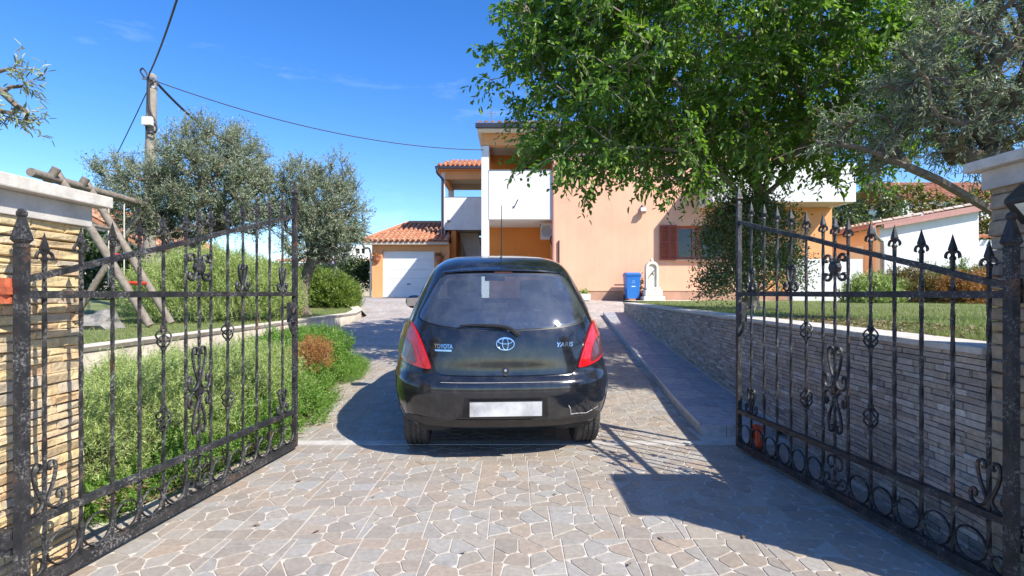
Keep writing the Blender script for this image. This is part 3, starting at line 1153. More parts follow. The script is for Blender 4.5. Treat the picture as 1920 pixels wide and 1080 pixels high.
gl = gate('worn black wrought iron gate leaf beside the yellow stone pillar', (-1.93, 2.10), (-1.69, 4.15), False, (0.02, 1.51), 1.27, 1.82, 1)
gr = gate('worn black wrought iron gate leaf in front of the stone strip wall', (1.985, 2.12), (1.765, 4.15), True, (0.02, 1.50), 1.245, 1.775, 2)

# crumpled orange-red rope by the foot of the right leaf
m = MB()
rr = random.Random(3)
c0 = Vector((1.845, 4.02, 0.02))
pts = []
for k in range(60):
    a = k * 0.62
    pts.append(c0 + Vector((0.03 * math.sin(a * 0.37) + 0.012 * math.cos(a), 0.075 * math.cos(a) + 0.012 * rr.uniform(-1, 1), 0.10 + 0.09 * math.sin(a) + 0.02 * math.sin(k * 0.2))))
m.tube(smooth_path(pts, 2), 0.011, 6)
tag(m.build('coiled_rope', 'red_rope', None, True), 'orange red rope coiled at the foot of the gate latch post', 'rope')


# ------------------------------------------------------------------ the parked car
TILT = math.atan2(gz(7.0) - gz(4.55), 2.45)
car = empty('parked_car', (-0.045, 3.79, 0.0), R(4.0))
car.rotation_euler = (TILT * 0.0, 0, R(4.0))
car.rotation_mode = 'XYZ'
tag(car, 'dusty black hatchback car parked on the paved driveway, seen from behind', 'car')
CZ = [(.17, .70, .34, 3.42), (.22, .765, .20, 3.54), (.27, .80, .10, 3.62), (.33, .822, .05, 3.68), (.42, .838, .018, 3.73), (.52, .845, .0, 3.75), (.585, .847, .006, 3.75),
      (.615, .848, .028, 3.745), (.635, .848, .062, 3.74), (.68, .847, .072, 3.71), (.76, .84, .080, 3.66), (.84, .828, .092, 3.57), (.90, .813, .104, 3.46), (.95, .795, .118, 3.28), (.985, .778, .133, 3.05),
      (1.02, .762, .152, 2.88), (1.06, .743, .176, 2.78), (1.15, .70, .236, 2.60), (1.25, .652, .306, 2.40), (1.34, .606, .375, 2.20), (1.40, .57, .425, 2.06),
      (1.44, .535, .475, 1.96), (1.475, .485, .56, 1.84), (1.50, .43, .67, 1.72), (1.518, .35, .82, 1.58), (1.527, .24, 1.0, 1.42), (1.53, .10, 1.15, 1.30)]
_z = [a[0] for a in CZ]
PE = 3.0


def qe(z):
    return float(np.interp(z, [0.30, 0.62, 0.80, 1.02, 1.3], [10.5, 9.5, 7.5, 6.0, 6.0]))


def csec(z):
    return (np.interp(z, _z, [a[1] for a in CZ]), np.interp(z, _z, [a[2] for a in CZ]), np.interp(z, _z, [a[3] for a in CZ]))


# smoother tables: resample with a gentle running average
_zz = np.concatenate([np.linspace(.17, .57, 22), np.linspace(.58, .66, 9), np.linspace(.68, 1.42, 44), np.linspace(1.43, 1.53, 14)])


def ssec(z):
    k = [csec(z + d) for d in (-0.012, -0.006, 0, 0.006, 0.012)]
    return [sum(a[i] for a in k) / 5 for i in range(3)]


def rear_y(x, z):
    w_, r_, f_ = ssec(z)
    a = (f_ - r_) / 2
    u = min(abs(x) / w_, 0.9999)
    return (r_ + f_) / 2 - a * (1 - u ** PE) ** (1 / qe(z))


def side_x(y, z):
    w_, r_, f_ = ssec(z)
    a = (f_ - r_) / 2
    u = min(abs(y - (r_ + f_) / 2) / a, 0.9999)
    return w_ * (1 - u ** qe(z)) ** (1 / PE)


def in_poly(x, y, poly):
    c = False
    n = len(poly)
    for i in range(n):
        x1, y1 = poly[i]
        x2, y2 = poly[i - 1]
        if (y1 > y) != (y2 > y) and x < (x2 - x1) * (y - y1) / (y2 - y1) + x1:
            c = not c
    return c


def sym(half):
    return half + [(-x, z) for x, z in reversed(half)]


def dense(poly, step=0.025):
    o = []
    n = len(poly)
    for i in range(n):
        a, b = poly[i], poly[(i + 1) % n]
        k = max(1, int(math.hypot(b[0] - a[0], b[1] - a[1]) / step))
        o += [(a[0] + (b[0] - a[0]) * j / k, a[1] + (b[1] - a[1]) * j / k) for j in range(k)]
    return o


def rounded(poly, it=2):
    for _ in range(it):
        o = []
        for i in range(len(poly)):
            a, b = poly[i], poly[(i + 1) % len(poly)]
            o += [(a[0] * .75 + b[0] * .25, a[1] * .75 + b[1] * .25), (a[0] * .25 + b[0] * .75, a[1] * .25 + b[1] * .75)]
        poly = o
    return poly


def surf_patch(name, poly, mat, off, depth, surf='rear', sgn=1, parent=None, grid=0.022, smooth=True):
    """a panel that follows the body skin; poly in (x,z) for the rear, (y,z) for a side"""
    bd = dense(poly, grid)
    pts = [Vector(p) for p in bd]
    xs = [p[0] for p in bd]
    zs = [p[1] for p in bd]
    n = len(pts)
    gx = min(xs) + grid / 2
    while gx < max(xs):
        gz_ = min(zs) + grid / 2
        while gz_ < max(zs):
            if in_poly(gx, gz_, bd) and min((gx - p[0]) ** 2 + (gz_ - p[1]) ** 2 for p in bd) > (grid * 0.55) ** 2:
                pts.append(Vector((gx, gz_)))
            gz_ += grid
        gx += grid
    vv, ee, ff, _, _, _ = geometry.delaunay_2d_cdt(pts, [(i, (i + 1) % n) for i in range(n)], [], 1, 1e-5)

    def P(a, z, o):
        e = 0.004
        if surf == 'rear':
            def S(x, zz):
                return Vector((x, rear_y(x, zz), zz))
        else:
            def S(yv, zz):
                return Vector((sgn * side_x(yv, zz), yv, zz))
        p = S(a, z)
        nrm = (S(a + e, z) - S(a - e, z)).cross(S(a, z + e) - S(a, z - e))
        nrm.normalize()
        if surf == 'rear' and nrm.y > 0:
            nrm.negate()
        if surf != 'rear' and nrm.x * sgn < 0:
            nrm.negate()
        return p + nrm * o

    V = [P(v.x, v.y, off) for v in vv]
    k = len(V)
    fs = []
    for f in ff:
        a, b, c = (V[i] for i in f[:3])
        nn = (b - a).cross(c - a)
        bad = nn.y > 0 if surf == 'rear' else nn.x * sgn < 0
        fs.append(tuple(reversed(f)) if bad else tuple(f))
    cnt = {}
    for f in fs:
        for i in range(len(f)):
            e = (f[i], f[(i + 1) % len(f)])
            cnt[tuple(sorted(e))] = cnt.get(tuple(sorted(e)), []) + [e]
    low = {}
    for key, es in cnt.items():
        if len(es) == 1:
            a, b = es[0]
            for q in (a, b):
                if q not in low:
                    low[q] = len(V)
                    V.append(P(vv[q].x, vv[q].y, off - depth))
            fs.append((b, a, low[a], low[b]))
    me = bpy.data.meshes.new(name)
    me.from_pydata([tuple(p) for p in V], [], fs)
    me.materials.append(M[mat])
    if smooth:
        me.polygons.foreach_set('use_smooth', [True] * len(me.polygons))
        me.set_sharp_from_angle(angle=R(40))
    return link(bpy.data.objects.new(name, me), parent or car)


REAR_GLASS = rounded(sym([(0.0, 1.372), (0.30, 1.368), (0.47, 1.352), (0.525, 1.27), (0.575, 1.17), (0.628, 1.07), (0.635, 1.035), (0.52, 0.998), (0.30, 0.975), (0.0, 0.968)]), 1)
SIDE_GLASS_R = [(0.62, 1.07), (0.66, 1.18), (0.80, 1.33), (0.95, 1.37), (1.32, 1.38), (1.32, 1.04), (0.9, 1.045)]
SIDE_GLASS_F = [(1.38, 1.04), (1.38, 1.38), (1.72, 1.385), (1.95, 1.355), (2.36, 1.13), (2.50, 1.06), (2.4, 1.045)]


def shrink(poly, k):
    cx = sum(p[0] for p in poly) / len(poly)
    cz = sum(p[1] for p in poly) / len(poly)
    return [(cx + (p[0] - cx) * k, cz + (p[1] - cz) * k) for p in poly]


holes_r = shrink(REAR_GLASS, 0.93)
holes_s = [shrink(SIDE_GLASS_R, 0.9), shrink(SIDE_GLASS_F, 0.93)]
WHEEL_Y = (0.60, 3.06)
WR, WZ = 0.292, 0.285
NT = 176
V, Fs = [], []
for z in _zz:
    w_, r_, f_ = ssec(z)
    a = (f_ - r_) / 2
    for k in range(NT):
        an = 2 * PI * k / NT
        s, c = math.sin(an), math.cos(an)
        V.append((w_ * math.copysign(abs(s) ** (2 / PE), s), (r_ + f_) / 2 - a * math.copysign(abs(c) ** (2 / qe(z)), c), z))
for i in range(len(_zz) - 1):
    for k in range(NT):
        k2 = (k + 1) % NT
        q = (i * NT + k, i * NT + k2, (i + 1) * NT + k2, (i + 1) * NT + k)
        cx = sum(V[j][0] for j in q) / 4
        cy = sum(V[j][1] for j in q) / 4
        cz = sum(V[j][2] for j in q) / 4
        if cy < 1.0 and in_poly(cx, cz, holes_r) and abs(cx) < 0.66 and cy < rear_y(cx, cz) + 0.02:
            continue
        if abs(cx) > 0.45 and any(in_poly(cy, cz, h) for h in holes_s) and cy > 0.55 and abs(abs(cx) - side_x(cy, cz)) < 0.02:
            continue
        if cy > 2.0 and 1.06 < cz < 1.40 and abs(cx) < 0.90 * csec(cz)[0] - 0.03:
            continue                                    # windscreen opening
        if abs(cx) > 0.6 and any((cy - wy) ** 2 + (cz - WZ) ** 2 < (WR + 0.045) ** 2 for wy in WHEEL_Y):
            continue
        Fs.append(tuple(reversed(q)))
Fs.append(tuple(range((len(_zz) - 1) * NT, len(_zz) * NT))[::-1])
me = bpy.data.meshes.new('body')
me.from_pydata(V, [], Fs)
me.materials.append(M['car_paint'])
me.polygons.foreach_set('use_smooth', [True] * len(me.polygons))
bm = bmesh.new()
bm.from_mesh(me)
bmesh.ops.recalc_face_normals(bm, faces=bm.faces)
bm.to_mesh(me)
bm.free()
body = link(bpy.data.objects.new('body', me), car)
MB().box(-0.66, 0.66, 0.36, 3.4, 0.17, 0.24).build('underbody', 'black_plastic', car)
MB().box(-0.60, 0.60, 0.20, 0.40, 0.23, 0.30).build('rear_valance', 'black_plastic', car)

# hatch, glass, lamps, bumper
hatch_poly = rounded(sym([(0.0, 0.955), (0.35, 0.965), (0.60, 1.0), (0.62, 0.965), (0.565, 0.86), (0.515, 0.74), (0.495, 0.675), (0.455, 0.652), (0.25, 0.645), (0.0, 0.643)]), 1)
hatch = surf_patch('hatch', hatch_poly, 'car_paint', 0.010, 0.012)
outer = dense(rounded(sym([(0.0, 1.388), (0.31, 1.384), (0.49, 1.364), (0.55, 1.27), (0.60, 1.17), (0.648, 1.075), (0.655, 1.03), (0.53, 0.985), (0.30, 0.962), (0.0, 0.955)]), 1), 0.02)
m = MB()
ring_v = []
icx = 0.0
icz = sum(p[1] for p in outer) / len(outer)
for (x, z) in outer:
    k = 0.90
    xi, zi = x * k, icz + (z - icz) * k
    ring_v.append((x, rear_y(x, z) - 0.004, z))
    ring_v.append((xi, rear_y(xi, zi) - 0.004, zi))
n = len(outer)
m.add(ring_v, [(2 * i, 2 * ((i + 1) % n), 2 * ((i + 1) % n) + 1, 2 * i + 1) for i in range(n)])
m.build('window_seal', 'black_plastic', car, True)
rglass = surf_patch('rear_window', REAR_GLASS, 'car_glass', 0.007, 0.0015, grid=0.03)
LAMP = [(0.728, 1.005), (0.70, 1.0), (0.655, 0.955), (0.605, 0.87), (0.562, 0.77), (0.532, 0.695), (0.545, 0.682), (0.64, 0.697), (0.74, 0.728), (0.812, 0.765), (0.822, 0.83), (0.80, 0.91), (0.768, 0.97)]
LAMP_IN = [(0.775, 0.90), (0.70, 0.875), (0.662, 0.83), (0.64, 0.76), (0.633, 0.712), (0.72, 0.738), (0.808, 0.775), (0.815, 0.83), (0.80, 0.885)]
for sgn in (1, -1):
    lamp = surf_patch('tail_lamp', [(sgn * x, z) for x, z in rounded(LAMP, 1)], 'lamp_red', 0.016, 0.02)
    surf_patch('reversing_lens', [(sgn * x, z) for x, z in rounded(LAMP_IN, 1)], 'lamp_smoke', 0.0185, 0.003, parent=lamp)
    surf_patch('reflector', [(sgn * x, z) for x, z in rounded([(0.556, 0.70), (0.585, 0.705), (0.61, 0.79), (0.645, 0.86), (0.62, 0.865), (0.585, 0.79)], 1)], 'lamp_red', 0.0185, 0.003, parent=lamp)
    surf_patch('rear_side_window', SIDE_GLASS_R, 'car_glass', 0.004, 0.003, 'side', sgn, grid=0.05)
    surf_patch('front_side_window', SIDE_GLASS_F, 'car_glass', 0.004, 0.003, 'side', sgn, grid=0.05)
    surf_patch('rear_door', rounded([(0.78, 1.03), (1.34, 1.03), (1.34, 0.30), (1.02, 0.30), (0.95, 0.50), (0.82, 0.62)], 1), 'car_paint', 0.004, 0.006, 'side', sgn, grid=0.05)
    dr = surf_patch('front_door', rounded([(1.36, 1.03), (2.45, 1.03), (2.52, 0.9), (2.50, 0.30), (1.36, 0.30)], 1), 'car_paint', 0.004, 0.006, 'side', sgn, grid=0.06)
    MB().box(sgn * 0.852 - 0.012, sgn * 0.852 + 0.012, 1.42, 1.60, 0.86, 0.885).build('door_handle', 'car_paint', dr, bevel=0.004)
    # mirror
    mr = MB()
    mr.M = Matrix.Translation((sgn * 0.885, 2.28, 1.045)) @ Matrix.Diagonal((0.105, 0.075, 0.075, 1)).to_4x4()
    mr.lathe([(0.0, -1.0), (0.5, -0.92), (0.85, -0.6), (1.0, 0.0), (0.9, 0.55), (0.55, 0.9), (0.0, 1.0)], (0, 0, 0), 18)
    mo = mr.build('door_mirror', 'car_paint', car, True)
    MB().box(sgn * 0.885 - 0.08, sgn * 0.885 + 0.08, 2.205, 2.212, 1.0, 1.09).build('mirror_glass', 'chrome', mo, bevel=0.002)
    MB().box(min(sgn * 0.73, sgn * 0.80), max(sgn * 0.73, sgn * 0.80), 2.25, 2.31, 0.995, 1.03).build('mirror_arm', 'black_plastic', mo)

# windscreen, from inside the pillars
wv = []
zsw = np.linspace(1.045, 1.41, 9)
for z in zsw:
    w_, r_, f_ = ssec(float(z))
    for k in range(13):
        x = (k / 12 * 2 - 1) * (w_ * 0.93)
        a = (f_ - r_) / 2
        wv.append((x, (r_ + f_) / 2 + a * (1 - (abs(x) / w_) ** PE) ** (1 / qe(float(z))) - 0.004, float(z)))
MB().add(wv, [(i * 13 + k, i * 13 + k + 1, (i + 1) * 13 + k + 1, (i + 1) * 13 + k) for i in range(8) for k in range(12)]).build('windscreen', 'car_glass', car, True)

# lip spoiler with high brake lamp
m = MB()
sv = []
for k in range(25):
    x = (k / 24 * 2 - 1) * 0.50
    yb = rear_y(x, 1.40)
    zc = 1.402 - 0.03 * (abs(x) / 0.5) ** 3
    sv += [(x, yb + 0.06, zc + 0.032), (x, yb - 0.030, zc + 0.006), (x, yb - 0.034, zc - 0.006), (x, yb + 0.03, zc - 0.014)]
fs = []
for k in range(24):
    for j in range(4):
        fs.append((k * 4 + j, k * 4 + (j + 1) % 4, (k + 1) * 4 + (j + 1) % 4, (k + 1) * 4 + j))
fs += [(0, 1, 2, 3), (96, 99, 98, 97)]
spoiler = m.add(sv, fs).build('spoiler', 'car_paint', car, True)
MB().box(-0.07, 0.07, rear_y(0, 1.38) - 0.012, rear_y(0, 1.38), 1.379, 1.389).build('high_brake_lamp', 'lamp_smoke', spoiler)
# bumper: body-coloured upper, worn lip, plate recess
BUMP = rounded(sym([(0.0, 0.632), (0.47, 0.632), (0.50, 0.655), (0.522, 0.676), (0.66, 0.688), (0.79, 0.72), (0.822, 0.66), (0.83, 0.50), (0.82, 0.36), (0.76, 0.285), (0.5, 0.272), (0.0, 0.268)]), 1)
bumper = surf_patch('bumper', BUMP, 'car_paint', 0.007, 0.012)
surf_patch('bumper_lip', rounded(sym([(0.0, 0.335), (0.5, 0.34), (0.70, 0.36), (0.74, 0.30), (0.5, 0.274), (0.0, 0.270)]), 1), 'bumper_plastic', 0.011, 0.006, parent=bumper)
surf_patch('plate_recess', [(-0.31, 0.352), (0.31, 0.352), (0.292, 0.500), (-0.292, 0.500)], 'black_plastic', 0.0095, 0.004, parent=bumper)
pt = MB().box(-0.262, 0.262, -0.026, -0.016, 0.368, 0.484).build('number_plate', 'black_plastic', car, bevel=0.003)
MB().box(-0.254, 0.254, -0.0275, -0.0262, 0.375, 0.477).build('plate_face', 'plate', pt)
for k, (a, b) in enumerate([((0.455, 0.43), (0.475, 0.36)), ((0.475, 0.358), (0.60, 0.352)), ((0.60, 0.352), (0.70, 0.385))]):
    p0, p1 = Vector((a[0], rear_y(*a) - 0.0085, a[1])), Vector((b[0], rear_y(*b) - 0.0085, b[1]))
    MB().tube(smooth_path([p0, (p0 + p1) / 2 + Vector((0.006, -0.001, 0.004)), p1], 4), [0.002, 0.004, 0.003, 0.005, 0.002, 0.004, 0.003, 0.004, 0.001], 5).build('scrape', 'scratch', bumper)
# pale worn edge on the step of the bumper
m = MB()
pp = [Vector((x, rear_y(x, 0.606) - 0.012, 0.606)) for x in np.linspace(-0.46, 0.46, 24)]
m.tube(pp, 0.0018, 5)
m.build('worn_edge', 'scratch', bumper)

# wiper
yw = rear_y(0.1, 0.945)
arm = [Vector((0.095, rear_y(0.095, 0.935) - 0.03, 0.935)), Vector((0.06, rear_y(0.06, 0.965) - 0.04, 0.962)), Vector((0.0, rear_y(0, 0.99) - 0.036, 0.992)),
       Vector((-0.16, rear_y(-0.16, 1.004) - 0.03, 1.004)), Vector((-0.33, rear_y(-0.33, 1.0) - 0.024, 1.0))]
wp = MB().tube(smooth_path(arm, 4), [0.017] * 3 + [0.016] * 3 + [0.012] * 5 + [0.009] * 4 + [0.006, 0.005], 6).build('wiper', 'black_plastic', car, True)
# emblem: three ellipses


def ellipse_ring(cx, cz, a, b, r, name, parent, off=0.018, n=28):
    pts = []
    for k in range(n + 1):
        x, z = cx + a * math.cos(2 * PI * k / n), cz + b * math.sin(2 * PI * k / n)
        pts.append((x, rear_y(x, z) - off, z))
    return MB().tube(pts, r, 6, cap=False).build(name, 'chrome', parent, True)


e0 = ellipse_ring(0.0, 0.872, 0.064, 0.044, 0.0055, 'emblem', car)
ellipse_ring(0.0, 0.872, 0.021, 0.042, 0.0046, 'emblem_oval', e0)
ellipse_ring(0.0, 0.890, 0.050, 0.0185, 0.0046, 'emblem_oval', e0)
# key plate
surf_patch('lock_surround', rounded([(-0.026, 0.705), (0.026, 0.705), (0.022, 0.655), (0.0, 0.63), (-0.022, 0.655)], 2), 'black_plastic', 0.015, 0.008, parent=hatch, grid=0.01)
lk = MB()
lk.M = Matrix.Translation((0.0, rear_y(0, 0.69) - 0.018, 0.684)) @ Matrix.Rotation(PI / 2, 4, 'X')
lk.lathe([(0.012, -0.004), (0.012, 0.003), (0.009, 0.006)], (0, 0, 0), 12)
lk.build('lock_cylinder', 'chrome', hatch, True)


def lettering(txt, cx, cz, h, name, parent, shear=0.0, width=None):
    cu = bpy.data.curves.new('letters', 'FONT')
    cu.body = txt
    cu.size = h * 1.38
    cu.extrude = 0.0015
    cu.offset = 0.0012
    cu.shear = shear
    cu.align_x = 'CENTER'
    tmp = bpy.data.objects.new('tmp', cu)
    C.objects.link(tmp)
    dg = bpy.context.evaluated_depsgraph_get()
    me = bpy.data.meshes.new_from_object(tmp.evaluated_get(dg))
    bpy.data.objects.remove(tmp)
    xs = [v.co.x for v in me.vertices]
    sc = (width / (max(xs) - min(xs))) if width else 1.0
    for v in me.vertices:
        x, z = cx + v.co.x * sc, cz + v.co.y
        v.co = Vector((x, rear_y(x, z) - 0.0125 - v.co.z - 0.0015, z))
    me.materials.clear()
    me.materials.append(M['chrome'])
    me.name = name
    return link(bpy.data.objects.new(name, me), parent)


lettering('TOYOTA', -0.445, 0.838, 0.030, 'badge_lettering', hatch, width=0.135)
m = MB()
for x0, x1 in ((-0.507, -0.385),):
    vs = []
    for z in (0.816, 0.829):
        for x in (x0, x1):
            vs.append((x, rear_y(x, z) - 0.0135, z))
    m.add(vs, [(0, 1, 3, 2)])
m.build('badge_bar', 'chrome', hatch)
lettering('YARIS', 0.435, 0.845, 0.032, 'badge_lettering', hatch, shear=0.25, width=0.13)
# antenna
an = MB().tube([(0, 0.70, 1.50), (0, 0.66, 1.93)], [0.005, 0.0028], 6)
an.lathe([(0.022, -0.02), (0.018, 0.01), (0.006, 0.022)], (0, 0.70, 1.49), 10)
an.build('antenna', 'black_plastic', car, True)

# wheels
for wy in WHEEL_Y:
    for sgn in (1, -1):
        ty = MB()
        ty.M = Matrix.Translation((sgn * 0.668, wy, WZ)) @ Matrix.Rotation(PI / 2, 4, 'Y')
        hw = 0.0925
        prof = [(0.19, -hw + 0.012), (0.215, -hw), (0.262, -hw), (0.283, -hw + 0.012), (WZ, -hw + 0.03)]
        for g in (-0.036, 0.0, 0.036):
            prof += [(WZ, g - 0.006), (WZ - 0.007, g - 0.0055), (WZ - 0.007, g + 0.0055), (WZ, g + 0.006)]
        prof += [(WZ, hw - 0.03), (0.283, hw - 0.012), (0.262, hw), (0.215, hw), (0.19, hw - 0.012)]
        ty.lathe(prof, (0, 0, 0), 40)
        # tread blocks
        for k in range(56):
            a = 2 * PI * k / 56
            for s2 in (-1, 1):
                c_, s_ = math.cos(a), math.sin(a)
                q = []
                for rr_ in (WZ - 0.004, WZ + 0.004):
                    for da, zz in ((-0.03, 0.05), (0.03, 0.05), (0.045, 0.082), (-0.015, 0.082)):
                        rad = rr_ - (0.010 if zz > 0.06 else 0)
                        q.append((rad * math.cos(a + da), rad * math.sin(a + da), s2 * zz))
                ty.add(q, [(4, 5, 6, 7), (0, 1, 5, 4), (1, 2, 6, 5), (2, 3, 7, 6), (3, 0, 4, 7)])
        wo = ty.build('wheel', 'rubber', car)
        rm = MB()
        rm.M = Matrix.Translation((sgn * 0.668, wy, WZ)) @ Matrix.Rotation(PI / 2, 4, 'Y')
        rm.lathe([(0.195, -0.07), (0.19, 0.0), (0.195, 0.07), (0.18, sgn * 0.075), (0.10, sgn * 0.06), (0.05, sgn * 0.07), (0.0, sgn * 0.07)] if sgn > 0 else
                 [(0.0, -0.07), (0.05, -0.07), (0.10, -0.06), (0.18, -0.075), (0.195, -0.07), (0.19, 0.0), (0.195, 0.07)], (0, 0, 0), 24)
        rm.build('rim', 'steel', wo, True)
        lip = [(sgn * (side_x(wy + (WR + 0.045) * math.cos(a), max(WZ + (WR + 0.045) * math.sin(a), 0.2)) + 0.002), wy + (WR + 0.045) * math.cos(a), WZ + (WR + 0.045) * math.sin(a))
               for a in np.linspace(-0.1, PI + 0.1, 25)]
        MB().tube(lip, 0.011, 6).build('wheel_arch', 'car_paint', car, True)
        ln = [(sgn * 0.50, wy + (WR + 0.04) * math.cos(a), WZ + (WR + 0.04) * math.sin(a)) for a in np.linspace(0, PI, 13)]
        lv = []
        for p in ln:
            lv += [p, (sgn * 0.71, p[1], p[2])]
        MB().add(lv, [(2 * i, 2 * i + 1, 2 * i + 3, 2 * i + 2) for i in range(12)]).build('arch_liner', 'black_plastic', car)
# cabin
MB().box(-0.56, 0.56, 0.24, 0.62, 0.86, 0.89).build('parcel_shelf', 'seat', car)
m = MB()
for k in range(9):
    m.tube([(-0.22 + k * 0.055, 0.25, 1.0), (-0.19 + k * 0.055, 0.34, 0.93)], 0.006, 5)
m.build('defroster_vent', 'seat', car)
for x0, x1 in ((-0.56, -0.02), (0.02, 0.56)):
    st = MB().box(x0, x1, 0.66, 0.78, 0.45, 1.06, Matrix.Rotation(R(-12), 3, 'X')).build('rear_seat', 'seat', car, bevel=0.04)
    MB().box((x0 + x1) / 2 - 0.13, (x0 + x1) / 2 + 0.13, 0.70, 0.79, 1.07, 1.22).build('headrest', 'seat', st, bevel=0.03)
for x in (-0.36, 0.36):
    st = MB().box(x - 0.24, x + 0.24, 1.62, 1.76, 0.45, 1.10, Matrix.Rotation(R(-14), 3, 'X')).build('front_seat', 'seat', car, bevel=0.04)
    MB().box(x - 0.13, x + 0.13, 1.55, 1.64, 1.13, 1.30).build('headrest', 'seat', st, bevel=0.03)
MB().box(-0.68, 0.68, 2.42, 2.75, 0.80, 1.0).build('dashboard', 'black_plastic', car, bevel=0.03)
MB().box(-0.11, 0.11, 2.06, 2.09, 1.28, 1.345).build('inner_mirror', 'black_plastic', car, bevel=0.01)
MB().box(-0.6, 0.6, 0.3, 2.9, 0.25, 0.29).build('cabin_floor', 'black_plastic', car)
car.location.z = gz(4.39) + 0.0075
car.rotation_euler = (TILT, 0, R(4.0))
# seat the wheels on the slope: rear contact at the local (0, 0.60, 0)
bpy.context.view_layer.update()
rc = car.matrix_world @ Vector((0, WHEEL_Y[0], 0))
car.location.z += (gz(rc.y) + 0.008) - rc.z


# ------------------------------------------------------------------ buildings
def roof_tiles(A, B, up, vlim, mat, parent, wid=0.21, course=0.38, name='roof_tiles'):
    """barrel tiles: A->B along the eave, up = slope vector to the ridge, vlim(u) = (from, to) share of the slope covered"""
    A, B, up = Vector(A), Vector(B), Vector(up)
    e = B - A
    nrm = e.cross(up).normalized()
    if nrm.z < 0:
        nrm.negate()
    ed = e.normalized()
    ncol = max(2, int(e.length / wid))
    mb = MB()
    Ls = up.length
    for c in range(ncol):
        u = (c + 0.5) / ncol
        lo, hi = vlim(u)
        k = max(1, int(round((hi - lo) * Ls / course)))
        if (hi - lo) * Ls < 0.08:
            continue
        for j in range(k):
            v0 = lo + (hi - lo) * j / k
            v1 = min(lo + (hi - lo) * (j + 1) / k + 0.03 / Ls, hi + 0.01)
            vs = []
            jit = random.uniform(-0.01, 0.01)
            for v, rad, lift in ((v0, wid * 0.36, 0.035), (v1, wid * 0.29, 0.012)):
                c0 = A + e * u + up * v + nrm * lift + ed * jit
                for q in range(7):
                    a = PI * q / 6
                    vs.append(tuple(c0 + ed * (rad * math.cos(a)) + nrm * (rad * 0.9 * math.sin(a))))
            mb.add(vs, [(q, q + 1, q + 8, q + 7) for q in range(6)] + [(0, 6, 5, 4, 3, 2, 1)])
    o = mb.build(name, mat, parent)
    o['kind'] = 'stuff'
    return o


def quad(name, mat, parent, pts, th=None):
    """slab through four corners, thickness downwards"""
    pts = [Vector(p) for p in pts]
    n = (pts[1] - pts[0]).cross(pts[2] - pts[0]).normalized()
    if n.z < 0:
        n.negate()
    th = th or 0.08
    vs = [tuple(p) for p in pts] + [tuple(p - n * th) for p in pts]
    k = len(pts)
    return MB().add(vs, [tuple(range(k)), tuple(range(2 * k - 1, k - 1, -1))] + [(i, (i + 1) % k, k + (i + 1) % k, k + i) for i in range(k)]).build(name, mat, parent)


def wall_with_holes(name, mat, parent, x0, x1, y, z0, z1, th, holes):
    """wall in the xz plane, front at y, thickness to the back; holes = (xa, xb, za, zb)"""
    xs = sorted({x0, x1} | {h[0] for h in holes} | {h[1] for h in holes})
    zs = sorted({z0, z1} | {h[2] for h in holes} | {h[3] for h in holes})
    bm = bmesh.new()
    vd = {}

    def vert(x, yy, z):
        k = (x, yy, z)
        if k not in vd:
            vd[k] = bm.verts.new(k)
        return vd[k]

    def solid(i, j):
        if i < 0 or j < 0 or i >= len(xs) - 1 or j >= len(zs) - 1:
            return False
        cx, cz = (xs[i] + xs[i + 1]) / 2, (zs[j] + zs[j + 1]) / 2
        return not any(h[0] < cx < h[1] and h[2] < cz < h[3] for h in holes)

    for i in range(len(xs) - 1):
        for j in range(len(zs) - 1):
            if not solid(i, j):
                continue
            a, b, c, d = xs[i], xs[i + 1], zs[j], zs[j + 1]
            y2 = y + th
            bm.faces.new([vert(a, y, c), vert(b, y, c), vert(b, y, d), vert(a, y, d)])
            bm.faces.new([vert(a, y2, c), vert(a, y2, d), vert(b, y2, d), vert(b, y2, c)])
            for (di, dj, p, q) in ((-1, 0, (a, c), (a, d)), (1, 0, (b, d), (b, c)), (0, -1, (b, c), (a, c)), (0, 1, (a, d), (b, d))):
                if not solid(i + di, j + dj):
                    bm.faces.new([vert(p[0], y, p[1]), vert(p[0], y2, p[1]), vert(q[0], y2, q[1]), vert(q[0], y, q[1])])
    bmesh.ops.recalc_face_normals(bm, faces=bm.faces)
    me = bpy.data.meshes.new(name)
    bm.to_mesh(me)
    bm.free()
    me.materials.append(M[mat])
    return link(bpy.data.objects.new(name, me), parent)


HY = 18.0
house = empty('house', (0, 0, 0))
tag(house, 'two storey salmon pink house with white balconies and tiled roof behind the tree', 'house')
GB = 0.95
win = (5.55, 7.25, 2.36, 3.50)
wall_with_holes('wall', 'pink', house, 1.44, 8.55, HY, 1.30, 6.62, 0.3, [win])
boxo('wall_end', 'peach', house, 8.55, 10.8, HY, HY + 0.3, 1.30, 6.62)
boxo('plinth', 'plinth', house, 1.42, 10.82, HY + 0.02, HY + 0.3, GB, 1.297)
boxo('side_wall', 'peach', house, 10.5, 10.8, HY + 0.303, 26.897, GB, 6.62)
boxo('back_wall', 'pink', house, -1.03, 10.8, 26.9, 27.2, GB, 6.62)
boxo('inner_wall', 'orange', house, 1.45, 1.7, HY + 0.303, 21.0, GB, 6.6)
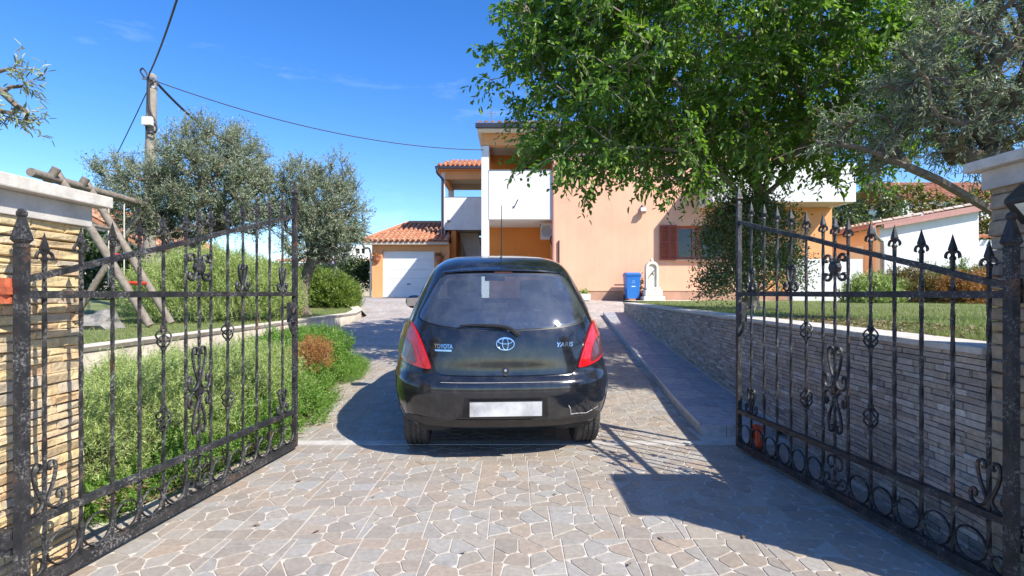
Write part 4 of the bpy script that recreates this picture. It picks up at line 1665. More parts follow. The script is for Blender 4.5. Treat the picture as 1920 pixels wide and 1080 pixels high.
# loggia: back wall, column, slab, parapet, lintel
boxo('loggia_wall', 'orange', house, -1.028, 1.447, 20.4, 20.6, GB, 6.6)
boxo('column', 'white', house, -1.03, -0.78, HY, HY + 0.25, GB, 6.2)
boxo('balcony_slab', 'white', house, -1.02, 1.435, HY + 0.14, 20.4, 3.74, 3.93)
boxo('balcony_parapet', 'white', house, -0.778, 1.437, HY - 0.02, HY + 0.13, 3.72, 5.36)
boxo('parapet_coping', 'steel', house, -0.778, 1.437, HY - 0.035, HY + 0.145, 5.362, 5.385)
boxo('lintel', 'peach', house, -1.03, 1.437, HY + 0.002, HY + 0.28, 6.22, 6.62)
boxo('side_lintel', 'peach', house, -1.03, -0.80, HY + 0.283, 20.4, 6.22, 6.62)
boxo('side_parapet', 'white', house, -1.01, -0.88, HY + 0.26, 20.4, 3.935, 4.95)
boxo('ceiling', 'beige', house, -1.0, 1.43, HY + 0.285, 20.4, 6.5, 6.6)
boxo('balcony_door', 'dark', house, 0.2, 1.1, 20.37, 20.397, 3.95, 6.0)
boxo('floodlight', 'lamp_black', house, 0.98, 1.2, HY + 0.6, HY + 0.7, 3.55, 3.64)
boxo('left_wall', 'peach', house, -1.03, -0.8, 20.603, 26.897, GB, 6.62)
# eaves and hipped roof
boxo('soffit', 'white', house, -1.16, 11.15, HY - 0.42, 27.5, 6.625, 6.70)
boxo('gutter', 'dark_gutter', house, -1.2, 11.2, HY - 0.54, HY - 0.425, 6.66, 6.80)
EV, RZ = 6.80, 8.2
c1, c2, c3, c4 = (-1.16, HY - 0.42, EV), (11.15, HY - 0.42, EV), (11.15, 27.5, EV), (-1.16, 27.5, EV)
r1, r2_ = (3.8, 22.6, RZ), (6.2, 22.6, RZ)
quad('roof_slab', 'tile', house, [c1, c2, r2_, r1], 0.08)
quad('roof_slab', 'tile', house, [c2, c3, r2_], 0.08)
quad('roof_slab', 'tile', house, [c3, c4, r1, r2_], 0.08)
quad('roof_slab', 'tile', house, [c4, c1, r1], 0.08)
roof_tiles((-1.16, HY - 0.47, EV), (11.15, HY - 0.47, EV), (0, 5.05, RZ - EV), lambda u: (0, min(1, u * 12.3 / 4.96, (1 - u) * 12.3 / 4.96)), 'tile', house)
m = MB().tube([(-0.72, 18.6, 6.8), (-0.72, 18.6, 7.6)], 0.02, 6)
m.tube([(-0.9, 18.6, 7.5), (-0.55, 18.6, 7.5)], 0.010, 5)
m.build('aerial', 'steel', house)
MB().tube([(1.39, HY - 0.06, 6.66), (1.39, HY - 0.06, 1.2)], 0.045, 8).build('downpipe', 'fascia', house, True)
# window with folded shutters
xa, xb, za, zb = win
wn = boxo('window', 'window_frame', house, xa, xb, HY + 0.10, HY + 0.16, za, za + 0.09)
boxo('frame', 'window_frame', wn, xa, xb, HY + 0.10, HY + 0.16, zb - 0.09, zb - 0.001)
for x0, x1 in ((xa, xa + 0.09), (xb - 0.09, xb), ((xa + xb) / 2 - 0.16, (xa + xb) / 2 + 0.0), (xa + 0.55, xa + 0.60)):
    boxo('frame', 'window_frame', wn, x0, x1, HY + 0.098, HY + 0.158, za + 0.091, zb - 0.091)
MB().add([(xa + 0.02, HY + 0.128, za + 0.02), (xb - 0.02, HY + 0.128, za + 0.02), (xb - 0.02, HY + 0.128, zb - 0.02), (xa + 0.02, HY + 0.128, zb - 0.02)], [(0, 1, 2, 3)]).build('pane', 'house_glass', wn)
boxo('window_sill', 'pink', house, xa - 0.08, xb + 0.08, HY - 0.08, HY + 0.1, za - 0.07, za - 0.001)
boxo('room', 'dark', house, xa - 0.4, xb + 0.4, HY + 1.2, HY + 1.25, za - 0.4, zb + 0.4)
for (x0, x1, yy) in ((4.98, 5.27, HY - 0.07), (5.275, 5.54, HY - 0.085), (7.27, 7.54, HY - 0.085), (7.545, 7.84, HY - 0.07)):
    sh = MB()
    sh.box(x0, x0 + 0.05, yy, yy + 0.04, za - 0.02, zb + 0.02)
    sh.box(x1 - 0.05, x1, yy, yy + 0.04, za - 0.02, zb + 0.02)
    for zz in (za - 0.02, (za + zb) / 2 - 0.03, zb - 0.05):
        sh.box(x0 + 0.05, x1 - 0.05, yy + 0.001, yy + 0.039, zz, zz + 0.07)
    s = sh.build('shutter', 'shutter', house)
    sl = MB()
    zz = za + 0.055
    while zz < zb - 0.06:
        sl.box(x0 + 0.05, x1 - 0.05, yy + 0.006, yy + 0.034, zz, zz + 0.012, Matrix.Rotation(R(38), 3, 'X'))
        zz += 0.042
    sl.build('slats', 'shutter', s)['kind'] = 'stuff'
MB().tube([(0.06, HY - 0.03, 4.10), (0.20, HY - 0.16, 4.36)], 0.018, 6).build('bracket', 'lamp_black', house)
# right balcony, reaching out from the wall
boxo('balcony', 'white', house, 6.3, 10.8, 16.75, 16.90, 4.10, 5.32)
boxo('balcony_side', 'white', house, 10.65, 10.798, 16.903, HY - 0.003, 4.10, 5.32)
boxo('balcony_side', 'white', house, 6.302, 6.45, 16.903, HY - 0.003, 4.10, 5.32)
boxo('balcony_floor', 'beige', house, 6.453, 10.647, 16.903, HY - 0.003, 4.12, 4.28)
boxo('balcony_door', 'dark', house, 7.4, 8.4, HY - 0.02, HY - 0.003, 4.3, 6.3)
m = MB().box(4.30, 4.48, HY - 0.22, HY - 0.06, 3.92, 4.06, Matrix.Rotation(R(-25), 3, 'X'))
m.box(4.37, 4.41, HY - 0.10, HY, 4.02, 4.20)
m.build('floodlight', 'steel', house)
m = MB().box(1.56, 1.60, HY - 0.06, HY - 0.01, 1.2, 3.0)
m.build('cable_duct', 'dark_gutter', house)

# air conditioner under the balcony
ac = empty('air_conditioner', (1.1, 18.5, 3.1))
tag(ac, 'beige air conditioning unit under the left white balcony', 'air conditioner')
pin(boxo('casing', 'ac', None, 1.0, 1.42, 18.45, 18.75, 3.10, 3.62, bevel=0.01), ac)
m = MB()
for k in range(5):
    r_ = 0.04 + 0.035 * k
    m.tube([(1.18 + r_ * math.cos(a), 18.44, 3.36 + r_ * math.sin(a)) for a in np.linspace(0, 2 * PI, 21)], 0.005, 5, cap=False)
pin(m.build('fan_grille', 'steel'), ac)
pin(MB().tube(smooth_path([(1.36, 18.44, 3.2), (1.33, 18.40, 3.05), (1.38, 18.42, 2.9), (1.43, 18.5, 2.85)], 4), 0.02, 6).build('hose', 'cable'), ac)

# left wing with open stair
wing = empty('stair_wing', (0, 0, 0))
tag(wing, 'open stair wing with white parapet and small tiled roof, left of the white column', 'building wing')
WY = 24.6
boxo('parapet', 'white', wing, -3.10, -1.2, WY, WY + 0.15, 4.15, 5.65)
boxo('parapet_coping', 'steel', wing, -3.10, -1.2, WY - 0.01, WY + 0.16, 5.652, 5.67)
boxo('column', 'white', wing, -3.27, -3.103, WY, WY + 0.22, GB, 6.8)
boxo('column', 'white', wing, -3.27, -3.0, 27.4, 27.6, GB, 6.8)
boxo('lintel', 'peach', wing, -3.27, -1.04, WY + 0.002, WY + 0.2, 6.5, 6.88)
boxo('side_lintel', 'peach', wing, -3.27, -3.05, WY + 0.225, 27.4, 6.5, 6.88)
boxo('floor_slab', 'beige', wing, -3.10, -1.04, WY + 0.153, 27.4, 4.17, 4.36)
boxo('back_parapet', 'beige', wing, -2.995, -1.04, 27.4, 27.55, 4.37, 6.1)
boxo('back_lintel', 'beige', wing, -2.995, -1.04, 27.4, 27.55, 6.55, 6.88)
boxo('ceiling', 'beige', wing, -3.05, -1.04, WY + 0.205, 27.39, 6.80, 6.875)
boxo('soffit', 'peach', wing, -3.45, -1.04, WY - 0.30, 27.9, 6.882, 6.95)
boxo('gutter', 'dark_gutter', wing, -3.50, -1.04, WY - 0.40, WY - 0.303, 6.89, 7.0)
quad('roof_slab', 'tile', wing, [(-3.45, WY - 0.3, 7.03), (-1.05, WY - 0.3, 7.03), (-1.05, 26.3, 7.75), (-3.0, 26.3, 7.75)], 0.07)
quad('roof_slab', 'tile', wing, [(-3.45, 28.2, 7.03), (-1.05, 28.2, 7.03), (-1.05, 26.3, 7.75), (-3.0, 26.3, 7.75)], 0.07)
roof_tiles((-3.45, WY - 0.36, 7.02), (-1.05, WY - 0.36, 7.02), (0, 2.05, 0.74), lambda u: (0, min(1, u * 4.5 + 0.1)), 'tile', wing)
MB().tube(smooth_path([(-3.40, WY - 0.35, 6.91), (-3.40, WY - 0.34, 6.7), (-3.19, WY - 0.05, 6.45), (-3.19, WY - 0.05, 6.1), (-3.19, WY - 0.05, 3.6)], 4), 0.055, 8).build('downpipe', 'dark_gutter', wing, True)
boxo('wall', 'orange', wing, -2.815, -2.6, WY + 0.1, 28.0, GB, 4.14)
boxo('rear_wall', 'beige', wing, -2.59, -1.04, 27.9, 28.1, GB, 4.16)
MB().prism_y([(-2.55, 4.15), (-1.65, 4.15), (-1.3, 2.4), (-1.3, 1.3), (-1.6, 1.0)], 25.8, 26.6).build('stair_flight', 'beige', wing)
boxo('door', 'dark', wing, -1.7, -1.28, 27.86, 27.897, 1.03, 3.5)
boxo('door_panel', 'white_paint', wing, -1.6, -1.3, 27.82, 27.855, 2.7, 3.7)
m = MB().lathe([(0.05, 0), (0.07, 0.03), (0.05, 0.1)], (-2.92, WY - 0.09, 4.5), 10)
m.box(-2.94, -2.90, WY - 0.06, WY - 0.001, 4.55, 4.59)
m.build('wall_lamp', 'steel', wing)

# garage
GY = 24.0
gar = empty('garage', (0, 0, 0))
tag(gar, 'low orange garage with white sectional door and terracotta tile roof', 'garage')
dx0, dx1, dz1 = -5.83, -3.50, 3.14
wall_with_holes('wall', 'peach', gar, -6.3, -2.82, GY, GB, 3.50, 0.25, [(dx0, dx1, GB - 1, dz1)])
boxo('side_wall', 'peach', gar, -6.3, -6.05, GY + 0.253, 30, GB, 3.5)
boxo('back_wall', 'peach', gar, -6.05, -2.82, 29.75, 30, GB, 3.5)
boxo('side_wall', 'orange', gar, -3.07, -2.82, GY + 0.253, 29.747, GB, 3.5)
gd = boxo('garage_door', 'white_paint', gar, dx0, dx1, GY + 0.14, GY + 0.16, 1.0, dz1)
nb = 5
for k in range(nb):
    z0 = 1.05 + (dz1 - 1.05) * k / nb
    z1 = 1.05 + (dz1 - 1.05) * (k + 1) / nb
    boxo('panel', 'white_paint', gd, dx0 + 0.005, dx1 - 0.005, GY + 0.11, GY + 0.138, z0 + 0.006, z1 - 0.006, bevel=0.006)
boxo('handle', 'lamp_black', gd, (dx0 + dx1) / 2 - 0.08, (dx0 + dx1) / 2 + 0.08, GY + 0.085, GY + 0.108, 1.62, 1.66)
boxo('fascia', 'beige', gar, -6.62, -2.83, GY - 0.28, GY - 0.003, 3.40, 3.515)
GE, GR_ = 3.54, 4.75
quad('roof_slab', 'tile', gar, [(-6.65, GY - 0.3, GE), (-2.83, GY - 0.3, GE), (-2.83, 27, GR_), (-5.2, 27, GR_)], 0.06)
quad('roof_slab', 'tile', gar, [(-6.65, 30.3, GE), (-2.83, 30.3, GE), (-2.83, 27, GR_), (-5.2, 27, GR_)], 0.06)
quad('roof_slab', 'tile', gar, [(-6.65, GY - 0.3, GE), (-5.2, 27, GR_), (-6.65, 30.3, GE)], 0.06)
roof_tiles((-6.65, GY - 0.36, GE), (-2.83, GY - 0.36, GE), (0, 3.34, GR_ - GE), lambda u: (0, min(1.0, max(0.0, u * 3.82 / 1.45))), 'tile', gar, 0.225, 0.36)
MB().tube([(-5.2, 27, GR_ + 0.03), (-2.83, 27, GR_ + 0.03)], 0.11, 8).build('ridge_tile', 'tile', gar)
MB().tube([(-6.65, GY - 0.3, GE + 0.05), (-5.2, 27, GR_ + 0.05)], 0.10, 8).build('hip_tile', 'tile', gar)
MB().tube(smooth_path([(-6.66, GY - 0.3, 3.45), (-6.6, GY - 0.1, 3.25), (-6.36, GY - 0.04, 3.05), (-6.36, GY - 0.04, 1.1)], 4), 0.045, 8).build('downpipe', 'steel', gar, True)
# roof of the rear part behind the garage
quad('rear_roof', 'pale_tile', gar, [(-4.6, 30.3, 4.6), (-2.9, 30.3, 4.6), (-2.9, 32.5, 5.9), (-3.9, 32.5, 5.75)], 0.08)
roof_tiles((-5.0, 30.25, 4.62), (-2.9, 30.25, 4.62), (0, 2.2, 1.25), lambda u: (0, min(1, u * 2.0)), 'pale_tile', gar, 0.22, 0.4)


def pocket_planter(x, label):
    t = empty('wall_planter', (x, GY, 2.75))
    tag(t, label, 'planter', 'wall planters by the garage door')
    prof = [(0.01, 0), (0.08, 0.04), (0.16, 0.16), (0.20, 0.32), (0.205, 0.34)]
    mb = MB()
    vs, fs = [], []
    for r_, z in prof:
        for k in range(9):
            a = PI + PI * k / 8
            vs.append((x + r_ * math.cos(a), GY - 0.004 + r_ * math.sin(a), 2.55 + z))
    for i in range(len(prof) - 1):
        for k in range(8):
            fs.append((i * 9 + k, i * 9 + k + 1, (i + 1) * 9 + k + 1, (i + 1) * 9 + k))
    fs.append(tuple(range(36, 45)))
    pin(mb.add(vs, fs).build('pot', 'terracotta'), t)
    pos = np.array([x, GY - 0.1, 2.9]) + rng.normal(size=(160, 3)) * np.array([0.1, 0.05, 0.07])
    Vv, Ff = leaf_arrays(pos, rng.normal(size=(160, 3)), rng.normal(size=(160, 3)), rng.uniform(.05, .09, 160), rng.uniform(.03, .05, 160))
    pin(np_mesh('flowers', Vv, Ff, 'leaf_orange'), t)


pocket_planter(-6.08, 'terracotta wall planter with rusty flowers left of the garage door')
pocket_planter(-3.28, 'terracotta wall planter with rusty flowers right of the garage door')

# annex on the right
M['annex_pink'] = plain('annex_render', (0.80, 0.60, 0.47), 0.9, 0.06, 1.5, 0.2)
an_ = empty('annex', (0, 0, 0))
tag(an_, 'low white annex with sloping weathered tile roof beyond the lawn', 'building')
AX, AY = 13.8, 20.0
MB().prism_y([(AX, GB), (17.5, GB), (17.5, 4.40), (AX, 3.72)], AY, AY + 0.25).build('gable_wall', 'white', an_)
MB().box(AX + 0.002, AX + 0.25, AY + 0.253, 23.2, GB, 3.66).build('side_wall', 'annex_pink', an_)
MB().box(17.25, 17.5, AY + 0.253, 23.2, GB, 4.3).build('side_wall', 'white', an_)
boxo('door', 'white_paint', an_, AX - 0.03, AX - 0.002, 20.9, 21.7, GB, 3.1)
quad('roof_slab', 'fascia', an_, [(AX - 0.35, AY - 0.25, 3.80), (17.75, AY - 0.25, 4.56), (17.75, 23.4, 4.56), (AX - 0.35, 23.4, 3.80)], 0.07)
MB().prism_y([(AX - 0.02, 3.62), (17.72, 4.34), (17.72, 4.49), (AX - 0.02, 3.78)], AY - 0.249, AY - 0.2).build('bargeboard', 'fascia', an_)
roof_tiles((AX - 0.40, 23.4, 3.80), (AX - 0.40, AY - 0.27, 3.80), (4.15, 0, 0.77), lambda u: (0, 1), 'pale_tile', an_, 0.23, 0.40)
m = MB().tube([(AX - 0.42, 23.4, 3.68), (AX - 0.42, AY - 0.3, 3.68)], 0.065, 8)
m.build('gutter', 'fascia', an_, True)
MB().tube(smooth_path([(AX - 0.40, AY - 0.25, 3.66), (AX - 0.36, AY - 0.25, 3.42), (AX - 0.05, AY - 0.08, 3.2), (AX + 0.06, AY - 0.07, 3.0), (AX + 0.06, AY - 0.07, 1.0)], 4), 0.055, 8).build('downpipe', 'steel', an_, True)

bw = empty('boundary_wall', (18.5, 20.6, GB))
tag(bw, 'white rendered boundary wall with red tile coping beside the annex', 'wall')
pin(boxo('wall', 'white', None, 17.55, 24.0, 20.5, 20.72, GB, 3.28), bw)
pin(roof_tiles((17.45, 20.32, 3.30), (24.0, 20.32, 3.30), (0, 0.52, 0.16), lambda u: (0, 1), 'tile', None, 0.23, 0.3, 'coping_tiles'), bw)
tag(boxo('garden_wall', 'white', None, 8.55, 10.75, 16.35, 16.55, GB, 2.27, bevel=0.01), 'plain low white wall under the right balcony', 'wall')


def far_house(name, label, x0, x1, y0, y1, z1, zr, wallm, roofm, windows=(), axis='x'):
    t = empty(name, ((x0 + x1) / 2, y0, 0))
    tag(t, label, 'house')
    pin(wall_with_holes('wall', wallm, None, x0, x1, y0, 0.9, z1, 0.3, list(windows)), t)
    pin(MB().box(x0, x0 + 0.3, y0 + 0.303, y1, 0.9, z1).build('side_wall', wallm), t)
    pin(MB().box(x1 - 0.3, x1, y0 + 0.303, y1, 0.9, z1).build('side_wall', wallm), t)
    for (a, b, c, d) in windows:
        wnd = pin(boxo('window', 'white_paint', None, a, b, y0 + 0.12, y0 + 0.16, c, c + 0.1), t)
        pin(boxo('pane', 'dark', None, a, b, y0 + 0.2, y0 + 0.22, c, d), t)
    if zr > z1:
        ym = (y0 + y1) / 2
        pin(quad('roof', roofm, None, [(x0 - 0.4, y0 - 0.4, z1), (x1 + 0.4, y0 - 0.4, z1), (x1 + 0.4, ym, zr), (x0 - 0.4, ym, zr)], 0.15), t)
        pin(quad('roof', roofm, None, [(x0 - 0.4, y1 + 0.4, z1), (x1 + 0.4, y1 + 0.4, z1), (x1 + 0.4, ym, zr), (x0 - 0.4, ym, zr)], 0.15), t)
        pin(roof_tiles((x0 - 0.4, y0 - 0.45, z1 + 0.02), (x1 + 0.4, y0 - 0.45, z1 + 0.02), (0, ym - y0 + 0.4, zr - z1), lambda u: (0, 1), roofm, None, 0.4, 0.6), t)
    else:
        pin(boxo('roof', wallm, None, x0, x1, y0, y1, z1 + 0.003, z1 + 0.15), t)
    return t


far_house('far_house', 'distant house with orange red roof above the trees behind the annex', 33.0, 42.5, 45, 53, 9.2, 11.3, 'white', 'tile', [(35.4, 36.6, 7.4, 8.6), (38.4, 39.6, 7.4, 8.6)])
far_house('far_house', 'flat roofed white house seen beneath the right olive crown', -19.5, -15.2, 50, 57, 5.6, 0, 'white', 'tile', [(-18.6, -17.8, 4.0, 5.0)])
far_house('far_house', 'small white rooftop block with two dark windows left of the garage', -15.7, -13.3, 52, 56, 5.75, 0, 'white', 'tile', [(-15.2, -14.85, 5.0, 5.6), (-14.7, -14.35, 5.0, 5.6)])
ch = empty('far_house', (-21, 26, 0.9))
tag(ch, 'cream gabled house with red verge behind the log swing frame', 'house')
pin(MB().prism_y([(-25.2, 0.9), (-18.2, 0.9), (-18.2, 3.55), (-21.7, 5.5), (-25.2, 3.55)], 26, 33).build('wall', 'beige'), ch)
for sgn in (-1, 1):
    pts = [(-21.7, 25.7, 5.72), (-21.7 + sgn * 3.9, 25.7, 3.55), (-21.7 + sgn * 3.9, 33.3, 3.55), (-21.7, 33.3, 5.72)]
    pin(quad('roof', 'tile', None, pts, 0.16), ch)
    pin(roof_tiles((-21.7 + sgn * 3.9, 25.6, 3.6), (-21.7 + sgn * 3.9, 33.3, 3.6), (-sgn * 3.9, 0, 2.17), lambda u: (0, 1), 'tile', None, 0.35, 0.5), ch)
pin(boxo('window', 'dark', None, -21.2, -20.3, 25.97, 25.998, 2.4, 3.5), ch)
cw = empty('coping_wall', (-12, 33, 0.9))
tag(cw, 'far garden wall with red tile coping behind the juniper', 'wall')
pin(boxo('wall', 'beige', None, -14.5, -8.6, 33.0, 33.2, 0.9, 3.1), cw)
pin(roof_tiles((-14.6, 32.75, 3.12), (-8.5, 32.75, 3.12), (0, 0.6, 0.22), lambda u: (0, 1), 'tile', None, 0.26, 0.35, 'coping_tiles'), cw)

# parasol far behind the juniper
ps = empty('parasol', (-8.9, 28.0, 1.0))
tag(ps, 'open lilac parasol beyond the juniper bush', 'parasol')
m = MB()
vs = [(-8.9, 28.0, 3.06)] + [(-8.9 + 1.15 * math.cos(2 * PI * k / 8), 28.0 + 1.15 * math.sin(2 * PI * k / 8), 2.74 - (0.0 if k % 2 else 0.03)) for k in range(8)]
vs += [(v[0], v[1], v[2] - 0.16) for v in vs[1:]]
fs = [(0, 1 + k, 1 + (k + 1) % 8) for k in range(8)] + [(1 + k, 9 + k, 9 + (k + 1) % 8, 1 + (k + 1) % 8) for k in range(8)]
pin(m.add(vs, fs).build('canopy', 'parasol'), ps)
pin(MB().tube([(-8.9, 28, 0.95), (-8.9, 28, 3.13)], 0.025, 8).build('pole', 'steel'), ps)


# ------------------------------------------------------------------ things by the house wall
def wheelie_bin():
    t = empty('wheeled_bin', (3.92, 17.45, 0.98))
    tag(t, 'blue wheeled waste bin standing against the pink house wall', 'waste bin')
    x, y, z = 3.92, 17.45, 0.99
    b, tp = (0.19, 0.21), (0.235, 0.27)
    vs = [(x - b[0], y - b[1], z + .06), (x + b[0], y - b[1], z + .06), (x + b[0], y + b[1], z + .06), (x - b[0], y + b[1], z + .06),
          (x - tp[0], y - tp[1], z + .82), (x + tp[0], y - tp[1], z + .82), (x + tp[0], y + tp[1], z + .82), (x - tp[0], y + tp[1], z + .82)]
    fs = [(3, 2, 1, 0), (4, 5, 6, 7), (0, 1, 5, 4), (1, 2, 6, 5), (2, 3, 7, 6), (3, 0, 4, 7)]
    pin(MB().add(vs, fs).build('tub', 'blue_bin', bevel=0.018), t)
    pin(MB().box(x - 0.25, x + 0.25, y - 0.29, y + 0.27, z + 0.80, z + 0.84).build('rim', 'blue_bin', bevel=0.01), t)
    lid = MB()
    lv = [(x - .25, y - .30, z + .845), (x + .25, y - .30, z + .845), (x + .25, y + .29, z + .845), (x - .25, y + .29, z + .845),
          (x - .20, y - .24, z + .90), (x + .20, y - .24, z + .90), (x + .20, y + .24, z + .92), (x - .20, y + .24, z + .92)]
    pin(lid.add(lv, fs).build('lid', 'blue_bin', bevel=0.012), t)
    pin(MB().tube([(x - 0.2, y + 0.33, z + 0.86), (x + 0.2, y + 0.33, z + 0.86)], 0.014, 8).build('handle', 'blue_bin'), t)
    for sx in (-1, 1):
        wm = MB()
        wm.M = Matrix.Translation((x + sx * 0.21, y + 0.2, z + 0.09)) @ Matrix.Rotation(PI / 2, 4, 'Y')
        wm.lathe([(0.06, -0.025), (0.09, -0.02), (0.09, 0.02), (0.06, 0.025)], (0, 0, 0), 18)
        pin(wm.build('wheel', 'rubber'), t)
    # faint moulded emblem and line on the front
    m = MB()
    for k in range(3):
        a = R(90 + 120 * k)
        cx, cz = x + 0.035 * math.cos(a), z + 0.60 + 0.035 * math.sin(a)
        yy = y - 0.255
        m.tube([(cx - 0.02 * math.sin(a), yy, cz + 0.02 * math.cos(a)), (cx + 0.02 * math.sin(a), yy, cz - 0.02 * math.cos(a))], 0.006, 5)
    m.box(x - 0.06, x + 0.06, y - 0.246, y - 0.238, z + 0.44, z + 0.465)
    pin(m.build('emblem', 'white_paint'), t)


wheelie_bin()


def fountain():
    x, y, z = 4.52, 17.2, 0.985
    t = empty('stone_fountain', (x, y, z))
    tag(t, 'white carved stone wall fountain with arched back and tap', 'fountain')
    pin(MB().box(x - .34, x + .34, y - .30, y + .26, z - .05, z + .14).build('step', 'stone_white', bevel=0.03), t)
    pin(MB().box(x - .28, x + .28, y - .24, y + .22, z + .141, z + .34).build('basin', 'stone_white', bevel=0.035), t)
    pin(MB().box(x - .235, x + .235, y - .18, y + .22, z + .341, z + .43).build('ledge', 'stone_white', bevel=0.025), t)

    def arch(hw, z0, zs):
        return [(x - hw, z0), (x + hw, z0)] + [(x + hw * math.cos(a), zs + hw * math.sin(a)) for a in np.linspace(0, PI, 15)]

    pin(MB().prism_y(arch(0.15, z + .43, z + 1.05), y + 0.02, y + 0.16).build('back_slab', 'stone_white'), t)
    o, i_ = arch(0.205, z + .43, z + 1.07), arch(0.135, z + .43, z + 1.05)
    vs, fs = [], []
    k = len(o)
    for yy in (y - 0.03, y + 0.17):
        vs += [(p[0], yy, p[1]) for p in o[1:] + o[:1]] + [(p[0], yy, p[1]) for p in i_[1:] + i_[:1]]
    for a in range(k - 1):
        fs += [(a, a + 1, k + a + 1, k + a), (2 * k + a, 3 * k + a, 3 * k + a + 1, 2 * k + a + 1), (a, 2 * k + a, 2 * k + a + 1, a + 1), (k + a, k + a + 1, 3 * k + a + 1, 3 * k + a)]
    pin(MB().add(vs, fs).build('arch_moulding', 'stone_white'), t)
    pin(MB().lathe([(0.05, 0), (0.06, 0.03), (0.03, 0.09), (0.0, 0.11)], (x, y + 0.07, z + 1.27), 8).build('crest', 'stone_white'), t)
    tp = MB().tube(smooth_path([(x, y + 0.02, z + .88), (x, y - 0.06, z + .88), (x, y - 0.11, z + .86), (x, y - 0.12, z + .80)], 3), 0.018, 6)
    tp.tube([(x - 0.05, y - 0.05, z + .84), (x + 0.05, y - 0.05, z + .97)], 0.012, 6)
    pin(tp.build('tap', 'lamp_black'), t)


fountain()


def pot(name, label, x, y, z, r0, r1, h, mat, leafmat, spread, n, rect=False):
    t = empty(name, (x, y, z))
    tag(t, label, 'plant pot')
    if rect:
        pin(MB().box(x - r1, x + r1, y - 0.12, y + 0.12, z, z + h).build('pot', mat, bevel=0.012), t)
    else:
        pin(MB().lathe([(r0, 0), (r1, h * 0.9), (r1 * 1.08, h * 0.9), (r1 * 1.08, h), (r1 * 0.9, h)], (x, y, z), 16).build('pot', mat, None, True), t)
    pos = np.array([x, y, z + h + spread * 0.4]) + rng.normal(size=(n, 3)) * np.array([r1 * 0.5, 0.06, spread * 0.35])
    Vv, Ff = leaf_arrays(pos, rng.normal(size=(n, 3)) + np.array([0, 0, 0.6]), rng.normal(size=(n, 3)), rng.uniform(.05, .1, n), rng.uniform(.025, .045, n))
    pin(np_mesh('leaves', Vv, Ff, leafmat), t)


pot('flower_pot', 'red pot with drooping plant between the blue bin and the fountain', 4.20, 17.55, 0.985, 0.10, 0.135, 0.26, 'red_paint', 'leaf_brown', 0.5, 240)
pot('planter_box', 'small pale planter box at the foot of the pink wall', 2.42, 17.7, 0.985, 0.1, 0.17, 0.22, 'stone_white', 'leaf_rosemary', 0.12, 150, True)


# ------------------------------------------------------------------ left garden: terrace, border wall, lawns
def lk_line(y):          # left terrace border, x of its driveway side
    return interp(y, [(2.9, -4.2), (5.2, -4.1), (10, -4.0), (14.4, -4.0), (18, -5.5), (24, -7.1)])


def lk_top(y):
    return interp(y, [(2.9, 0.68), (14, 0.71), (15.5, 0.83), (18, 1.0), (24, 1.03)])


strip_sheet('left_lawn', 'lawn', [[(-80, y, lk_top(y) + 0.02), (-30, y, lk_top(y) + 0.02), (-12, y, lk_top(y) + 0.01), (lk_line(y) - 0.1, y, lk_top(y) - 0.01), (lk_line(y) - 0.1, y, gz(y) - 0.1)]
                                  for y in [2.9, 4, 5.2, 6.5, 8, 9.5, 11, 12.5, 14, 16, 18, 21, 24]])
strip_sheet('rear_ground', 'lawn', [[(x, y, 1.022 + 0.0005 * (y - 24)) for x in (-300, -60, -20, -7.0, 0, 20, 60, 300)] for y in (24.3, 40, 80, 300)])
tb = empty('terrace_border', (lk_line(5), 5, 0))
tag(tb, 'pale stone terrace border running along the left lawn', 'garden wall')
y = 2.95
while y < 16.2:
    e = min(y + 0.9, 16.2)
    vs = []
    for z_ in (0, 1):
        for yy in (y + 0.003, e - 0.003):
            for a in (-0.02, -0.30):
                vs.append((lk_line(yy) + a + (0.03 if z_ else 0), yy, lk_top(yy) + (0.015 if z_ else -0.035)))
    pin(MB().add(vs, [(0, 1, 3, 2), (4, 6, 7, 5), (0, 4, 5, 1), (2, 3, 7, 6), (0, 2, 6, 4), (1, 5, 7, 3)]).build('coping_slab', 'pale_concrete', bevel=0.004), tb)
    vs = []
    for z_ in (0, 1):
        for yy in (y, e):
            for a in (-0.035, -0.28):
                vs.append((lk_line(yy) + a, yy, (lk_top(yy) - 0.036) if z_ else gz(yy) - 0.1))
    pin(MB().add(vs, [(0, 1, 3, 2), (4, 6, 7, 5), (0, 4, 5, 1), (2, 3, 7, 6), (0, 2, 6, 4), (1, 5, 7, 3)]).build('wall_block', 'pale_concrete'), tb)
    y = e
strip_sheet('planting_bed', 'soil', [[(lk_line(y) - 0.05, y, gz(y) + 0.12), (left_edge(y) - 0.25, y, gz(y) + 0.06), (left_edge(y) + 0.03, y, gz(y) + 0.004)]
                                     for y in [2.58, 3.2, 4.3, 5, 6, 7.0, 7.6, 8.2, 8.8]])
LAWN_Z = WALL_TOP - 0.03


def lawn_h(x, y):
    return LAWN_Z + 0.012 * math.sin(x * 1.7) * math.cos(y * 1.3) + min(0.05, max(0, (y - 10) * 0.008))


